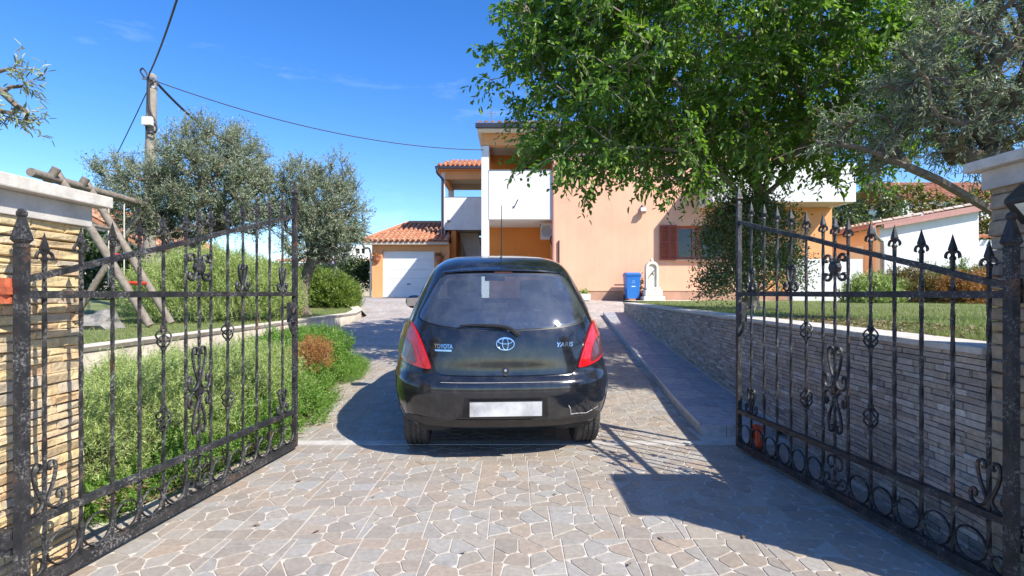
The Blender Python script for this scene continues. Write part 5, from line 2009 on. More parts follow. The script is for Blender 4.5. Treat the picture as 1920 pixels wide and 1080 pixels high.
rows = []
for y in [2.42, 3, 3.6, 4.2, 5, 6, 7, 8, 9, 10, 11, 12, 13, 14, 15, 16, 17, 17.95]:
    xl = wall_x(y) + 0.2 if y < WALL_END else wall_x(WALL_END) + 0.2 + (y - WALL_END) * 1.0
    rows.append([(xl, y, lawn_h(xl, y) - 0.01)] + [(xl + t, y, lawn_h(xl + t, y)) for t in (0.4, 1, 1.8, 2.8, 4, 6, 9, 14, 60)])
strip_sheet('right_lawn', 'lawn', rows)
strip_sheet('yard', 'pale_concrete', [[(x, y, 0.985 + (y - 15) * 0.003) for x in (wall_x(14.4) + 0.6, 6, 8.6)] for y in (16.1, 17.0, 18.0)])
strip_sheet('side_yard', 'lawn', [[(x, y, 0.99) for x in (10.85, 13, 60)] for y in (17.95, 22, 26)])


# ------------------------------------------------------------------ plants
def blob_points(ell, n, zmin=None, shell=0.0, keep=0.9):
    """points on the skin of a union of ellipsoids, with outward normals"""
    vol = np.array([(e[3] * e[4] + e[4] * e[5] + e[3] * e[5]) for e in ell])
    P, N = [], []
    for e, w_ in zip(ell, vol / vol.sum()):
        k = int(n * w_ * 1.5) + 4
        d = unit(rng.normal(size=(k, 3)))
        d[:, 2] = np.where(d[:, 2] < -0.35, -d[:, 2], d[:, 2])
        r_ = 1 - rng.random(k) ** 2 * shell + rng.normal(size=k) * 0.075
        r_ *= 1 + 0.13 * np.sin(d[:, 0] * 7 + e[0] * 5) * np.sin(d[:, 1] * 8 + e[1] * 3) + 0.10 * np.sin(d[:, 2] * 11 + d[:, 0] * 9 + e[1])
        p = np.array(e[:3]) + d * np.array(e[3:6]) * r_[:, None]
        nn = unit(d / np.array(e[3:6]))
        ok = np.ones(k, bool)
        for f in ell:
            if f is e:
                continue
            q = ((p - np.array(f[:3])) / np.array(f[3:6]))
            ok &= (q ** 2).sum(1) > keep * keep * 0.75
        if zmin is not None:
            ok &= p[:, 2] > zmin
        P.append(p[ok])
        N.append(nn[ok])
    return np.concatenate(P), np.concatenate(N)


def needle_bush(name, label, cat, ell, n, mat, sprig=(0.08, 0.14), needles=14, nl=0.024, nw=0.003, up=0.8, zmin=None, group=None, base=None, stems=True, core='leaf_dark', rnd=0.45, shell=0.35):
    P, N = blob_points(ell, n, zmin, shell)
    D = unit(N * 0.7 + np.array([0, 0, up]) + rng.normal(size=N.shape) * rnd)
    Ls = rng.uniform(*sprig, size=len(P))
    t = np.tile(np.linspace(0.05, 1.0, needles), (len(P), 1)) + rng.normal(size=(len(P), needles)) * 0.03
    pos = (P[:, None, :] + D[:, None, :] * (Ls[:, None] * (t - 0.6))[:, :, None]).reshape(-1, 3)
    Dr = np.repeat(D, needles, axis=0)
    dirs = unit(unit(rng.normal(size=Dr.shape)) * 0.9 + Dr * 0.75)
    k = len(pos)
    V, Fc = blade_arrays(pos, dirs, rng.uniform(0.7, 1.3, k) * nl, rng.uniform(0.8, 1.3, k) * nw)
    b = base or (float(np.mean(P[:, 0])), float(np.mean(P[:, 1])), float(P[:, 2].min()))
    o = empty(name, b)
    tag(o, label, cat, group)
    pin(np_mesh('foliage', V, Fc, mat), o)
    if stems:
        mb = MB()
        for _ in range(26):
            i = rng.integers(len(P))
            q = P[i] * 0.97 + np.array(b) * 0.03
            mid = (np.array(b) + q) / 2 + rng.normal(size=3) * 0.04
            mb.tube(smooth_path([b, mid, q], 3), [0.012, 0.011, 0.009, 0.008, 0.007, 0.005, 0.004], 5)
        pin(mb.build('stems', 'bark'), o)
    return o


def leafy_bush(name, label, cat, ell, n, mat, L=(0.05, 0.08), W=(0.025, 0.04), per=5, zmin=None, group=None, shell=0.6, up=0.4, stem_base=None, spread=0.07):
    P, N = blob_points(ell, n, zmin, shell)
    k = len(P) * per
    pos = np.repeat(P, per, axis=0) + rng.normal(size=(k, 3)) * spread
    Nn = np.repeat(N, per, axis=0)
    dirs = Nn * 0.5 + np.array([0, 0, up]) + rng.normal(size=(k, 3)) * 0.7
    nrm = Nn * 0.6 + np.array([0, 0, 0.5]) + rng.normal(size=(k, 3)) * 0.5
    V, Fc = leaf_arrays(pos, dirs, nrm, rng.uniform(*L, k), rng.uniform(*W, k))
    b = stem_base or (float(np.mean(P[:, 0])), float(np.mean(P[:, 1])), float(P[:, 2].min()) - 0.05)
    o = empty(name, b)
    tag(o, label, cat, group)
    pin(np_mesh('foliage', V, Fc, mat), o)
    mb = MB()
    for _ in range(18):
        i = rng.integers(len(P))
        q = P[i]
        mid = np.array(b) * 0.4 + q * 0.6 + rng.normal(size=3) * 0.06 - np.array([0, 0, 0.1])
        mb.tube(smooth_path([b, mid, q], 3), [0.022, 0.019, 0.016, 0.013, 0.011, 0.008, 0.005], 5)
    pin(mb.build('stems', 'bark'), o)
    return o


def make_tree(name, label, trunk, limbs, ell, ncl, mat, bark, leaf, twigs=7, per=11, twig_len=(0.22, 0.42), droop=0.15, trunk_r=0.12, seed=1, shell=1.0, up=0.1, dead=0, group=None, trunk_k=0.55, minz=None):
    """trunk: node path; limbs: paths from trunk; leaf clusters are hung on a branching skeleton"""
    g = np.random.default_rng(seed)
    nodes, par = [], []

    def chain(path, start=None):
        last = start
        for p in smooth_path(path, 3):
            nodes.append(np.array(p))
            par.append(-1 if last is None else last)
            last = len(nodes) - 1
        return last

    chain(trunk)
    ntr = len(nodes)
    for lp in limbs:
        d = [np.linalg.norm(nodes[i] - np.array(lp[0])) for i in range(len(nodes))]
        chain(lp[1:] if len(lp) > 1 else lp, int(np.argmin(d)))
    # cluster centres fill the lobes
    vol = np.array([e[3] * e[4] * e[5] for e in ell])
    cl = []
    for e, w_ in zip(ell, vol / vol.sum()):
        k = max(3, int(round(ncl * w_)))
        d = unit(g.normal(size=(k, 3)))
        r_ = g.random(k) ** (1 / 3.2)
        p = np.array(e[:3]) + d * np.array(e[3:6]) * r_[:, None]
        cl.append(p)
    cl = np.concatenate(cl)
    if minz is not None:
        cl = cl[cl[:, 2] > minz]
    anchor = nodes[ntr - 1]
    cl = cl[np.argsort(np.linalg.norm(cl - anchor, axis=1))]
    tips = []
    for c in cl:
        A = np.array(nodes[max(0, ntr // 3):])
        dist = np.linalg.norm(A - c, axis=1) + 0.25 * np.abs(np.linalg.norm(A - anchor, axis=1) - np.linalg.norm(c - anchor) * 0.55)
        j = int(np.argmin(dist)) + max(0, ntr // 3)
        a = nodes[j]
        v = c - a
        l = np.linalg.norm(v)
        m1 = a + v * 0.5 + g.normal(size=3) * 0.09 * l + np.array([0, 0, 0.06 * l])
        last = j
        for q in ((a + m1) / 2 + g.normal(size=3) * 0.03 * l, m1, (m1 + c) / 2 + g.normal(size=3) * 0.03 * l, c):
            nodes.append(q)
            par.append(last)
            last = len(nodes) - 1
        tips.append(last)
    # pipe model radii
    load = np.zeros(len(nodes))
    for t_ in tips:
        load[t_] += 1
    for i in range(len(nodes) - 1, -1, -1):
        if par[i] >= 0:
            load[par[i]] += load[i]
    rad = 0.005 + trunk_r * (load / max(load[0], 1)) ** trunk_k
    rad = np.minimum(rad, trunk_r * 1.05)
    rad[0] *= 1.35
    kids = {}
    for i, p in enumerate(par):
        if p >= 0:
            kids.setdefault(p, []).append(i)
    mb = MB()
    start = [(0, None)]
    done = set()
    stack = [(-1, 0)]
    while stack:
        p, i = stack.pop()
        path, rr_ = [], []
        if p >= 0:
            path.append(nodes[p])
            rr_.append(rad[i])
        cur = i
        while True:
            path.append(nodes[cur])
            rr_.append(rad[cur])
            ks = sorted(kids.get(cur, []), key=lambda q: -load[q])
            if not ks:
                break
            for q in ks[1:]:
                stack.append((cur, q))
            cur = ks[0]
        if len(path) > 1:
            n_ = 10 if max(rr_) > 0.05 else (6 if max(rr_) > 0.015 else 4)
            mb.tube(path, rr_, n_)
    o = empty(name, tuple(trunk[0]))
    tag(o, label, 'tree', group)
    pin(mb.build('trunk', bark, None, True), o)
    # leafy twigs
    ci = np.repeat(cl, twigs, axis=0)
    k = len(ci)
    cen = np.mean(cl, axis=0)
    outw = unit(ci - cen)
    td = unit(outw * 0.55 + g.normal(size=(k, 3)) * 0.75 + np.array([0, 0, up]))
    tl = g.uniform(*twig_len, k)
    s = np.linspace(0.12, 1.0, per)
    jit = g.normal(size=(k, per, 3)) * 0.012
    pos = ci[:, None, :] + td[:, None, :] * (tl[:, None] * s[None, :])[:, :, None] + jit
    pos[:, :, 2] -= (droop * tl[:, None] * s[None, :] ** 2)
    pos = pos.reshape(-1, 3)
    kk = len(pos)
    tdr = np.repeat(td, per, axis=0)
    dirs = unit(tdr * 0.55 + unit(g.normal(size=(kk, 3))) * 0.75 + np.array([0, 0, -droop]))
    nrm = unit(np.array([0.25, -0.2, 0.9]) + g.normal(size=(kk, 3)) * 0.55)
    V, Fc = leaf_arrays(pos, dirs, nrm, g.uniform(leaf[0], leaf[1], kk), g.uniform(leaf[2], leaf[3], kk), 0.3, 0.16)
    pin(np_mesh('crown', V, Fc, mat), o)
    tw = MB()
    sel = range(0, k, 2)
    for i in sel:
        e = ci[i] + td[i] * tl[i]
        e = (e[0], e[1], e[2] - droop * tl[i])
        mid = ci[i] + td[i] * tl[i] * 0.5
        tw.tube([ci[i], (mid[0], mid[1], mid[2] - droop * tl[i] * 0.25), e], [0.005, 0.004, 0.002], 3, cap=False)
    pin(tw.build('twigs', bark), o)['kind'] = 'stuff'
    return o


# the broad-leaved tree over the lawn
make_tree('shade_tree', 'large leafy green tree over the lawn, hiding the pink house', [(3.85, 8.6, 0.9), (3.82, 8.55, 1.6), (3.95, 8.6, 2.3), (4.0, 8.55, 2.75)],
          [[(4.0, 8.55, 2.75), (3.6, 8.3, 3.4), (2.8, 7.8, 4.0), (1.9, 7.4, 4.3)], [(4.0, 8.55, 2.75), (4.3, 8.6, 3.6), (4.2, 8.4, 4.8), (3.8, 8.2, 6.0)],
           [(4.0, 8.55, 2.75), (4.6, 8.4, 3.3), (5.2, 8.3, 4.0)], [(3.95, 8.6, 2.5), (3.2, 8.0, 2.95), (2.3, 7.4, 3.2), (1.3, 7.1, 3.15)]],
          [(3.2, 8.0, 5.3, 2.9, 2.5, 2.3), (1.0, 7.1, 4.2, 1.35, 1.3, 1.45), (0.75, 7.0, 3.0, 0.62, 0.7, 0.6), (2.3, 7.2, 3.3, 1.3, 1.1, 0.68), (4.9, 8.0, 4.3, 1.9, 1.6, 1.4), (1.5, 7.5, 5.8, 1.6, 1.4, 1.4)],
          1300, 'leaf_broad', 'bark_pale', (0.05, 0.115, 0.028, 0.056), twigs=7, per=11, twig_len=(0.22, 0.45), droop=0.3, trunk_r=0.13, seed=4, minz=2.5)
# olive leaning over the right pillar
make_tree('olive_tree', 'silvery olive tree leaning over the shaded right pillar', [(5.3, 5.2, 0.9), (5.15, 5.1, 1.4), (4.75, 5.0, 1.8), (4.4, 5.0, 2.05)],
          [[(4.4, 5.0, 2.05), (4.0, 5.0, 2.28), (3.6, 5.05, 2.48), (3.3, 5.1, 2.62), (2.9, 5.2, 2.66), (2.6, 5.3, 2.55)], [(4.75, 5.0, 1.8), (4.6, 5.0, 2.4), (4.2, 4.9, 3.0), (3.85, 4.9, 3.55)],
           [(4.75, 5.0, 1.8), (5.0, 4.9, 2.7), (4.7, 4.8, 3.35), (4.3, 4.7, 3.75)]],
          [(4.15, 4.95, 3.15, 0.75, 0.9, 0.7), (4.9, 5.1, 3.7, 1.0, 1.2, 0.9), (3.3, 5.2, 2.70, 0.6, 0.5, 0.28), (4.3, 4.9, 2.85, 0.7, 0.7, 0.42)],
          330, 'leaf_olive', 'bark', (0.04, 0.065, 0.009, 0.014), twigs=8, per=12, twig_len=(0.12, 0.30), droop=0.12, trunk_r=0.13, seed=9, up=0.2, trunk_k=0.45)
# olives in the left garden
make_tree('olive_tree', 'wide bushy olive tree beside the utility pole', [(-7.25, 10.8, 0.7), (-7.1, 10.8, 1.3), (-6.8, 10.9, 1.9), (-6.4, 11.0, 2.4)],
          [[(-6.8, 10.9, 1.9), (-7.3, 10.8, 2.6), (-7.8, 10.7, 3.2)], [(-6.4, 11.0, 2.4), (-6.0, 11.1, 3.2), (-5.8, 11.2, 4.0)], [(-6.4, 11.0, 2.4), (-5.6, 11.0, 2.8), (-5.1, 11.0, 3.3)]],
          [(-7.55, 10.8, 3.1, 0.75, 0.8, 0.75), (-6.2, 11.1, 3.55, 1.05, 1.1, 1.15), (-5.35, 11.0, 3.05, 0.62, 0.8, 0.75), (-6.9, 10.8, 2.75, 0.9, 0.8, 0.5), (-8.05, 10.7, 3.55, 0.35, 0.4, 0.45), (-6.0, 11.2, 4.3, 0.4, 0.4, 0.45)],
          560, 'leaf_olive', 'bark', (0.04, 0.068, 0.011, 0.017), twigs=9, per=17, twig_len=(0.18, 0.42), droop=-0.1, trunk_r=0.15, seed=12, up=0.95, minz=2.2)
make_tree('olive_tree', 'rounded olive tree between the wide olive and the garage', [(-4.35, 11.2, 0.75), (-4.4, 11.2, 1.3), (-4.2, 11.2, 1.9)],
          [[(-4.2, 11.2, 1.9), (-4.4, 11.2, 2.6), (-4.5, 11.2, 3.3)], [(-4.2, 11.2, 1.9), (-3.8, 11.2, 2.5), (-3.6, 11.2, 3.2)]],
          [(-4.35, 11.2, 3.1, 0.6, 0.7, 0.85), (-3.75, 11.2, 2.75, 0.62, 0.7, 0.8), (-4.1, 11.2, 2.25, 0.72, 0.7, 0.5), (-3.65, 11.3, 3.55, 0.32, 0.35, 0.45)],
          320, 'leaf_olive', 'bark', (0.04, 0.068, 0.011, 0.017), twigs=9, per=17, twig_len=(0.16, 0.40), droop=-0.1, trunk_r=0.11, seed=15, up=0.95, minz=1.8)
# olive outside the frame on the left, one branch reaching in
make_tree('olive_tree', 'olive branch hanging into view at the top left edge', [(-5.0, 3.9, 0.6), (-4.9, 3.8, 1.6), (-4.6, 3.6, 2.4)],
          [[(-4.6, 3.6, 2.4), (-4.1, 3.55, 2.7), (-3.6, 3.5, 2.72), (-3.25, 3.5, 2.45)], [(-4.6, 3.6, 2.4), (-4.7, 3.6, 3.2), (-4.6, 3.5, 3.8)]],
          [(-3.42, 3.5, 2.62, 0.2, 0.2, 0.22), (-3.28, 3.5, 2.42, 0.12, 0.15, 0.08), (-3.85, 3.5, 2.8, 0.35, 0.3, 0.3), (-4.7, 3.6, 3.3, 0.8, 0.7, 0.7)],
          120, 'leaf_olive', 'bark', (0.045, 0.07, 0.010, 0.016), twigs=6, per=11, twig_len=(0.10, 0.22), droop=0.0, trunk_r=0.10, seed=23, up=0.3)

# shrubs
needle_bush('rosemary_hedge', 'low spreading rosemary hedge behind the left gate leaf', 'hedge',
            [(-2.62, 3.15, 0.22, 0.42, 0.45, 0.42), (-2.52, 3.8, 0.24, 0.50, 0.6, 0.44), (-2.45, 4.5, 0.26, 0.50, 0.6, 0.42), (-3.1, 4.3, 0.26, 0.65, 0.9, 0.40), (-2.55, 5.1, 0.28, 0.58, 0.6, 0.40), (-3.1, 5.2, 0.28, 0.6, 0.7, 0.38), (-2.75, 5.7, 0.32, 0.55, 0.55, 0.38), (-3.3, 3.4, 0.24, 0.5, 0.6, 0.38)],
            15000, 'leaf_rosemary', (0.07, 0.17), 15, 0.028, 0.0048, 0.8, 0.02, shell=0.3)
needle_bush('cushion_plant', 'bright green feathery cushion plant at the driveway edge', 'plant',
            [(-2.12, 4.35, 0.06, 0.32, 0.5, 0.30), (-2.1, 5.0, 0.08, 0.34, 0.5, 0.34), (-2.2, 5.6, 0.12, 0.32, 0.45, 0.36), (-2.2, 3.6, 0.04, 0.25, 0.5, 0.24), (-2.3, 3.0, 0.03, 0.2, 0.35, 0.14)],
            6500, 'leaf_bright', (0.05, 0.11), 12, 0.022, 0.0075, 0.5, 0.01, shell=0.3)
needle_bush('box_hedge', 'dense green hedge plant at the far end of the left bed', 'hedge',
            [(-2.55, 6.5, 0.36, 0.46, 0.55, 0.36), (-2.62, 7.15, 0.38, 0.44, 0.5, 0.36), (-2.95, 6.9, 0.36, 0.4, 0.6, 0.36)],
            7000, 'leaf_juniper', (0.06, 0.12), 12, 0.026, 0.010, 0.5, 0.1, shell=0.3)
bpy.data.objects['box_hedge'].children[0].data.materials[0] = M['leaf_bright']
needle_bush('grass_tuft', 'small grassy tuft spilling over the driveway edge by the green hedge', 'plant',
            [(-2.2, 7.35, 0.14, 0.20, 0.4, 0.16), (-2.1, 6.9, 0.10, 0.16, 0.3, 0.12)], 900, 'leaf_bright', (0.08, 0.18), 6, 0.07, 0.004, 1.0, 0.08, shell=0.2, stems=False)
needle_bush('dried_shrub', 'dried orange brown sprig among the green hedge plants', 'plant',
            [(-2.15, 5.75, 0.50, 0.20, 0.26, 0.24)], 700, 'leaf_orange', (0.06, 0.12), 12, 0.024, 0.004, 0.6, 0.2, shell=0.6)
needle_bush('rosemary_bush', 'tall loose rosemary bush on the left lawn under the olive', 'bush',
            [(-6.1, 10.0, 1.1, 1.0, 0.9, 0.75), (-5.1, 10.3, 1.1, 0.85, 0.9, 0.75), (-4.75, 10.8, 1.0, 0.45, 0.7, 0.65), (-5.6, 10.0, 1.45, 0.7, 0.7, 0.55)],
            11000, 'leaf_rosemary', (0.20, 0.40), 14, 0.055, 0.009, 1.4, 0.65, shell=0.4)
needle_bush('juniper_bush', 'dense yellow green juniper bush left of the garage', 'bush',
            [(-5.9, 16.0, 1.15, 0.9, 0.85, 0.72), (-5.25, 15.8, 1.1, 0.7, 0.8, 0.66), (-6.8, 16.2, 1.25, 0.9, 0.85, 0.75), (-4.95, 15.7, 1.0, 0.45, 0.6, 0.45), (-7.6, 16.4, 1.3, 0.9, 0.9, 0.8)],
            9000, 'leaf_juniper', (0.16, 0.30), 13, 0.075, 0.018, 0.9, 0.75, shell=0.45)
leafy_bush('dark_hedge', 'dark evergreen hedge in shade beside the garage', 'hedge', [(-8.0, 26.5, 1.8, 1.3, 0.9, 1.1), (-9.8, 27.0, 1.7, 1.2, 0.9, 0.9)], 900, 'leaf_dark', (0.10, 0.16), (0.06, 0.09), 6, 0.95, spread=0.12)
leafy_bush('dark_shrub', 'dark leafed shrub behind the log swing frame legs', 'bush', [(-9.6, 12.6, 1.5, 0.8, 0.8, 0.9), (-10.4, 12.8, 1.7, 0.8, 0.8, 1.0)], 700, 'leaf_dark', (0.08, 0.14), (0.05, 0.08), 6, 0.8, spread=0.1)
leafy_bush('climbing_shrub', 'tall small leafed shrub growing round the shade tree trunk', 'bush',
           [(3.75, 8.45, 1.6, 0.52, 0.5, 0.62), (3.95, 8.5, 2.2, 0.55, 0.5, 0.55), (3.55, 8.4, 2.35, 0.35, 0.35, 0.45), (4.25, 8.5, 1.5, 0.4, 0.4, 0.5), (3.32, 8.4, 1.95, 0.34, 0.4, 0.55), (3.3, 8.4, 1.3, 0.34, 0.4, 0.4)], 2000, 'leaf_shrub', (0.035, 0.06), (0.018, 0.03), 9, 0.97, spread=0.09)
# flower bed beyond the lawn
for k, (x, y, r_, h, mt, lb) in enumerate([
        (10.6, 14.2, 0.9, 0.75, 'leaf_brown', 'brown and green low shrub at the left end of the lawn bed'),
        (12.2, 14.8, 0.9, 0.85, 'leaf_juniper', 'bright green rounded shrub in the middle of the lawn bed'),
        (9.3, 13.8, 0.7, 0.55, 'leaf_rosemary', 'loose grey green tuft in front of the plain white wall'),
        (12.4, 13.6, 0.9, 0.8, 'leaf_autumn', 'yellowish shrub before the white annex gable'),
        (11.4, 13.2, 0.8, 0.6, 'leaf_orange', 'rust coloured dry perennial in the lawn bed'),
        (13.2, 14.2, 0.9, 0.75, 'leaf_brown', 'brown seedy shrub near the right pillar in the lawn bed')]):
    needle_bush('bed_shrub', lb, 'bush', [(x, y, 1.1, r_, r_ * 0.8, h), (x + 0.4, y + 0.2, 1.05, r_ * 0.7, r_ * 0.7, h * 0.8)], 1200, mt, (0.14, 0.34), 12, 0.085, 0.020, 0.9, 0.95, 'shrubs in the bed beyond the lawn', shell=0.4)
# trees behind the annex
for k, (x, y, r_, zc, h, mt, lb) in enumerate([
        (17.5, 27, 2.4, 4.6, 2.2, 'leaf_shrub', 'green garden tree just right of the house corner'),
        (20.8, 28, 2.3, 4.9, 2.0, 'leaf_autumn', 'reddish green garden tree behind the annex roof'),
        (24.5, 27.5, 2.2, 4.6, 2.0, 'leaf_autumn', 'yellow green garden tree under the distant red roof'),
        (26.0, 24.0, 2.0, 4.4, 2.2, 'leaf_dark', 'dark tree behind the boundary wall beside the right pillar'),
        (19.0, 34, 2.8, 6.2, 2.4, 'leaf_dark', 'tall dark tree far behind the annex')]):
    make_tree('garden_tree', lb, [(x, y, 1.0), (x + 0.1, y, 2.2), (x, y, 3.2)], [[(x, y, 3.2), (x + r_ * 0.4, y, zc)], [(x, y, 3.2), (x - r_ * 0.4, y, zc)]],
              [(x, y, zc, r_, r_ * 0.8, h), (x - r_ * 0.6, y, zc - 0.8, r_ * 0.7, r_ * 0.7, h * 0.6), (x + r_ * 0.6, y, zc - 0.8, r_ * 0.7, r_ * 0.7, h * 0.6)], 170, mt, 'bark', (0.14, 0.24, 0.08, 0.13), 6, 9, (0.3, 0.6),
              0.2, 0.12, 40 + k, group='trees behind the annex')

# rock on the left lawn
bm = bmesh.new()
bmesh.ops.create_icosphere(bm, subdivisions=3, radius=1.0)
for v in bm.verts:
    n_ = 1 + 0.16 * math.sin(v.co.x * 5.1 + v.co.y * 3) + 0.12 * math.sin(v.co.z * 7 + v.co.x * 4) + random.uniform(-0.03, 0.03)
    v.co = Vector((v.co.x * 0.36 * n_, v.co.y * 0.3 * n_, v.co.z * 0.2 * n_))
me = bpy.data.meshes.new('boulder')
bm.to_mesh(me)
bm.free()
me.materials.append(M['rock'])
rk = link(bpy.data.objects.new('boulder', me))
rk.location = (-6.2, 8.0, 0.75)
tag(rk, 'pale grey boulder on the left lawn by the rosemary', 'rock')

# ------------------------------------------------------------------ log swing frame
sw = empty('swing_frame', (-6.95, 9, 0.8))
tag(sw, 'weathered log swing frame with crossed legs behind the left pillar', 'swing frame')


def logp(a, b, r, name, mat='log'):
    pin(MB().tube([Vector(a).lerp(Vector(b), t) + Vector((random.uniform(-.006, .006), 0, random.uniform(-.006, .006))) for t in np.linspace(0, 1, 7)], r, 10).build(name, mat, None, True), sw)


ba, bb = px(57, 322, 7.5), px(285, 388, 10.6)
bd = (bb - ba).normalized()
logp(ba, bb, 0.062, 'beam')
perp = Vector((bd.y, -bd.x, 0))
for s_ in (0.5, 1.15, 2.95):
    top = ba + bd * s_
    for sg in (1, -1):
        foot = top + perp * (sg * 1.25)
        foot.z = 0.72
        d = (top - foot).normalized()
        logp(foot + bd * (0.11 * sg), top + d * 0.16 + bd * (0.11 * sg), 0.058, 'leg')
a1, a2 = ba + bd * 0.5, ba + bd * 1.15
for f in (0.3, 0.5, 0.7):
    q = perp * (1.25 * f)
    z = a1.z + (0.72 - a1.z) * f
    p0, p1 = a1 + q + bd * 0.1, a2 + q + bd * 0.1
    p0.z = p1.z = z
    pin(MB().tube([p0, p1], 0.03, 8).build('rung', 'red_paint' if f > 0.4 else 'log', None, True), sw)
for s_ in (1.75, 2.2):
    p = ba + bd * s_
    pin(MB().tube([p, (p.x, p.y, 1.35)], 0.012, 6).build('rope', 'rope'), sw)
p, q = ba + bd * 1.7, ba + bd * 2.25
pin(MB().tube([(p.x, p.y, 1.34), (q.x, q.y, 1.34)], 0.07, 4, flat=(1.0, 0.25)).build('seat', 'log'), sw)

# ------------------------------------------------------------------ utility pole and cables
pp = px(283, 550, 14.0)
pole = empty('utility_pole', (pp.x, pp.y, 0.85))
tag(pole, 'wooden utility pole with white box and looped cables behind the wide olive', 'utility pole')
top = px(285, 142, 14.0)
pin(MB().tube([(pp.x - 0.06, 14, 0.8), (pp.x - 0.02, 14, 4), (top.x, 14, top.z)], [0.155, 0.135, 0.115], 12).build('post', 'pole_wood', None, True), pole)
pin(MB().tube([(top.x, 14, top.z), (top.x, 14, top.z + 0.06)], [0.115, 0.03], 12).build('post_cap', 'pole_wood'), pole)
bx_ = px(279, 229, 13.84)
pin(MB().box(bx_.x - 0.11, bx_.x + 0.13, 13.72, 13.86, bx_.z - 0.10, bx_.z + 0.11).build('junction_box', 'white_paint', bevel=0.01), pole)
m = MB()
m.tube(smooth_path([(top.x - 0.1, 13.86, top.z - 0.1), (top.x - 0.2, 13.85, top.z + 0.05), (top.x - 0.12, 13.84, top.z + 0.12), (top.x + 0.02, 13.83, top.z - 0.15), (top.x + 0.04, 13.85, top.z - 0.9), (top.x + 0.2, 13.83, top.z - 1.25), (top.x + 0.22, 13.83, top.z - 1.5), (top.x + 0.0, 13.82, top.z - 1.55), (top.x - 0.05, 13.84, top.z - 1.2)], 5), 0.022, 6)
m.tube(smooth_path([(top.x + 0.13, 13.9, top.z - 0.2), (top.x + 0.02, 13.83, top.z - 0.4), (top.x + 0.05, 13.85, top.z - 1.1), (top.x + 0.24, 13.83, top.z - 1.45), (top.x + 0.1, 13.83, top.z - 1.62)], 5), 0.02, 6)
pin(m.build('cable_loop', 'cable', None, True), pole)
m = MB()
for zz in (0.15, 0.35):
    m.lathe([(0.125, 0), (0.125, 0.05)], (top.x, 14, top.z - zz), 12)
m.box(top.x - 0.16, top.x + 0.16, 13.85, 13.88, top.z - 0.16, top.z - 0.10)
pin(m.build('clamp', 'steel'), pole)


def cable(label, a, b, sag, r, cat='cable'):
    a, b = Vector(a), Vector(b)
    pts = [a.lerp(b, t) - Vector((0, 0, sag * 4 * t * (1 - t))) for t in np.linspace(0, 1, 25)]
    tag(MB().tube(pts, r, 6).build('overhead_cable', 'cable', None, True), label, cat)


cable('thick overhead cable rising from the pole out over the camera', (top.x, 13.9, top.z + 0.02), px(350, -60, 8.5), 0.12, 0.02)
cable('thin overhead cable from the pole to the white column of the house', (top.x + 0.1, 13.95, top.z - 0.15), px(906, 281, HY - 0.1), 0.42, 0.014)
cable('twisted cable dropping from the pole behind the wide olive', (top.x + 0.12, 14.05, top.z - 0.2), px(420, 262, 20), 0.15, 0.035)
cable('thin stay wire slanting from the pole towards the log swing frame', (top.x - 0.1, 14, top.z - 0.35), px(185, 355, 16.5), 0.05, 0.012)
cable('low cable crossing between the round olive and the garage roof', px(640, 418, 30), px(697, 438, 24.3), 0.05, 0.022)


# ------------------------------------------------------------------ grass, litter
def scatter_grass(name, region, n, label, hgt, L, W, mat='grass'):
    pos = region(n)
    k = len(pos)
    d = np.array([0, 0, 1.0]) + rng.normal(size=(k, 3)) * 0.45
    V, Fc = blade_arrays(pos, d, rng.uniform(*L, k), rng.uniform(*W, k))
    o = np_mesh(name, V, Fc, mat)
    tag(o, label, 'grass', None, 'stuff')
    return o


def reg_right(n):
    y = 2.45 + 12.5 * rng.random(n) ** 1.8
    x = (2.14 + 0.074 * (y - 2.37)) + 0.30 + rng.random(n) ** 1.4 * (0.6 + y * 0.95)
    z = LAWN_Z + 0.012 * np.sin(x * 1.7) * np.cos(y * 1.3) + np.clip((y - 10) * 0.008, 0, 0.05)
    return np.stack([x, y, z], 1)


def reg_left(n):
    y = 3.2 + 13.5 * rng.random(n) ** 1.2
    xl = np.interp(y, [2.9, 5.2, 10, 14.4, 18], [-4.2, -4.1, -4.0, -4.0, -5.5]) - 0.32
    x = xl - rng.random(n) ** 1.3 * 5.5
    z = np.interp(y, [2.9, 14, 15.5, 18], [0.68, 0.71, 0.83, 1.0]) - 0.005
    return np.stack([x, y, z], 1)


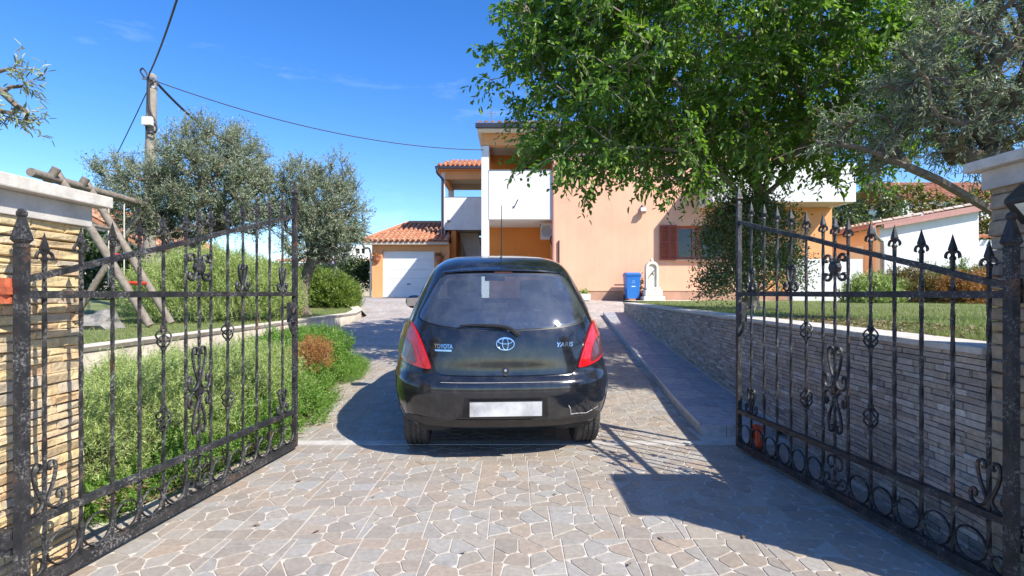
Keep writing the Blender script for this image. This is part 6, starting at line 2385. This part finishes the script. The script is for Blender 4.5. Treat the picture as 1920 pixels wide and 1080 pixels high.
scatter_grass('lawn_grass', reg_right, 60000, 'short patchy grass of the lawn above the stone wall', 0.05, (0.025, 0.06), (0.003, 0.007))
scatter_grass('lawn_grass', reg_left, 26000, 'short sunny grass of the left lawn', 0.05, (0.03, 0.08), (0.004, 0.008))


def litter(name, label, n, fn, L=(0.02, 0.05)):
    pos = fn(n)
    V, Fc = leaf_arrays(pos, rng.normal(size=(n, 3)) * np.array([1, 1, 0.25]), np.array([0, 0, 1.0]) + rng.normal(size=(n, 3)) * 0.5, rng.uniform(*L, n), rng.uniform(0.008, 0.022, n))
    tag(np_mesh(name, V, Fc, 'leaf_litter'), label, 'leaf litter', None, 'stuff')


def lit_right(n):
    y = 2.45 + 4.0 * rng.random(n) ** 1.3
    x = (2.14 + 0.074 * (y - 2.37)) + 0.25 + rng.random(n) ** 2 * 1.0
    return np.stack([x, y, np.full(n, LAWN_Z + 0.015)], 1)


litter('dry_leaves', 'dry brown leaves and straw along the wall coping', 4500, lit_right)


def lit_left(n):
    y = 2.75 + 1.1 * rng.random(n)
    x = -2.12 - rng.random(n) * 0.35
    return np.stack([x, y, np.full(n, 0.09) + rng.random(n) * 0.05], 1)


litter('dry_leaves', 'dry brown leaves heaped behind the left gate foot', 900, lit_left, (0.03, 0.08))
for k, (x_, y_) in enumerate([(593, 1000), (481, 988), (560, 905), (1240, 1012), (1395, 1010), (870, 1040), (1040, 930), (700, 935), (1180, 1062)]):
    d = F * EYE / (y_ - 550)
    m = MB()
    a = random.uniform(0, 6)
    X = (x_ - 960) / F * d
    s_ = random.uniform(0.007, 0.012)
    vs = [(0, -2.0 * s_, 0.003), (0.8 * s_, -0.4 * s_, 0.006), (0.5 * s_, 1.0 * s_, 0.004), (0, 2.0 * s_, 0.008), (-0.6 * s_, 1.0 * s_, 0.006), (-0.8 * s_, -0.3 * s_, 0.007)]
    o = MB().add(vs, [(0, 1, 2, 3), (0, 3, 4, 5)]).build('fallen_leaf', 'leaf_litter', loc=(X, d, 0.007))
    o.rotation_euler = (0, 0, a)
    tag(o, 'small curled dry leaf lying on the paving in front of the car', 'leaf', 'fallen leaves on the paving')
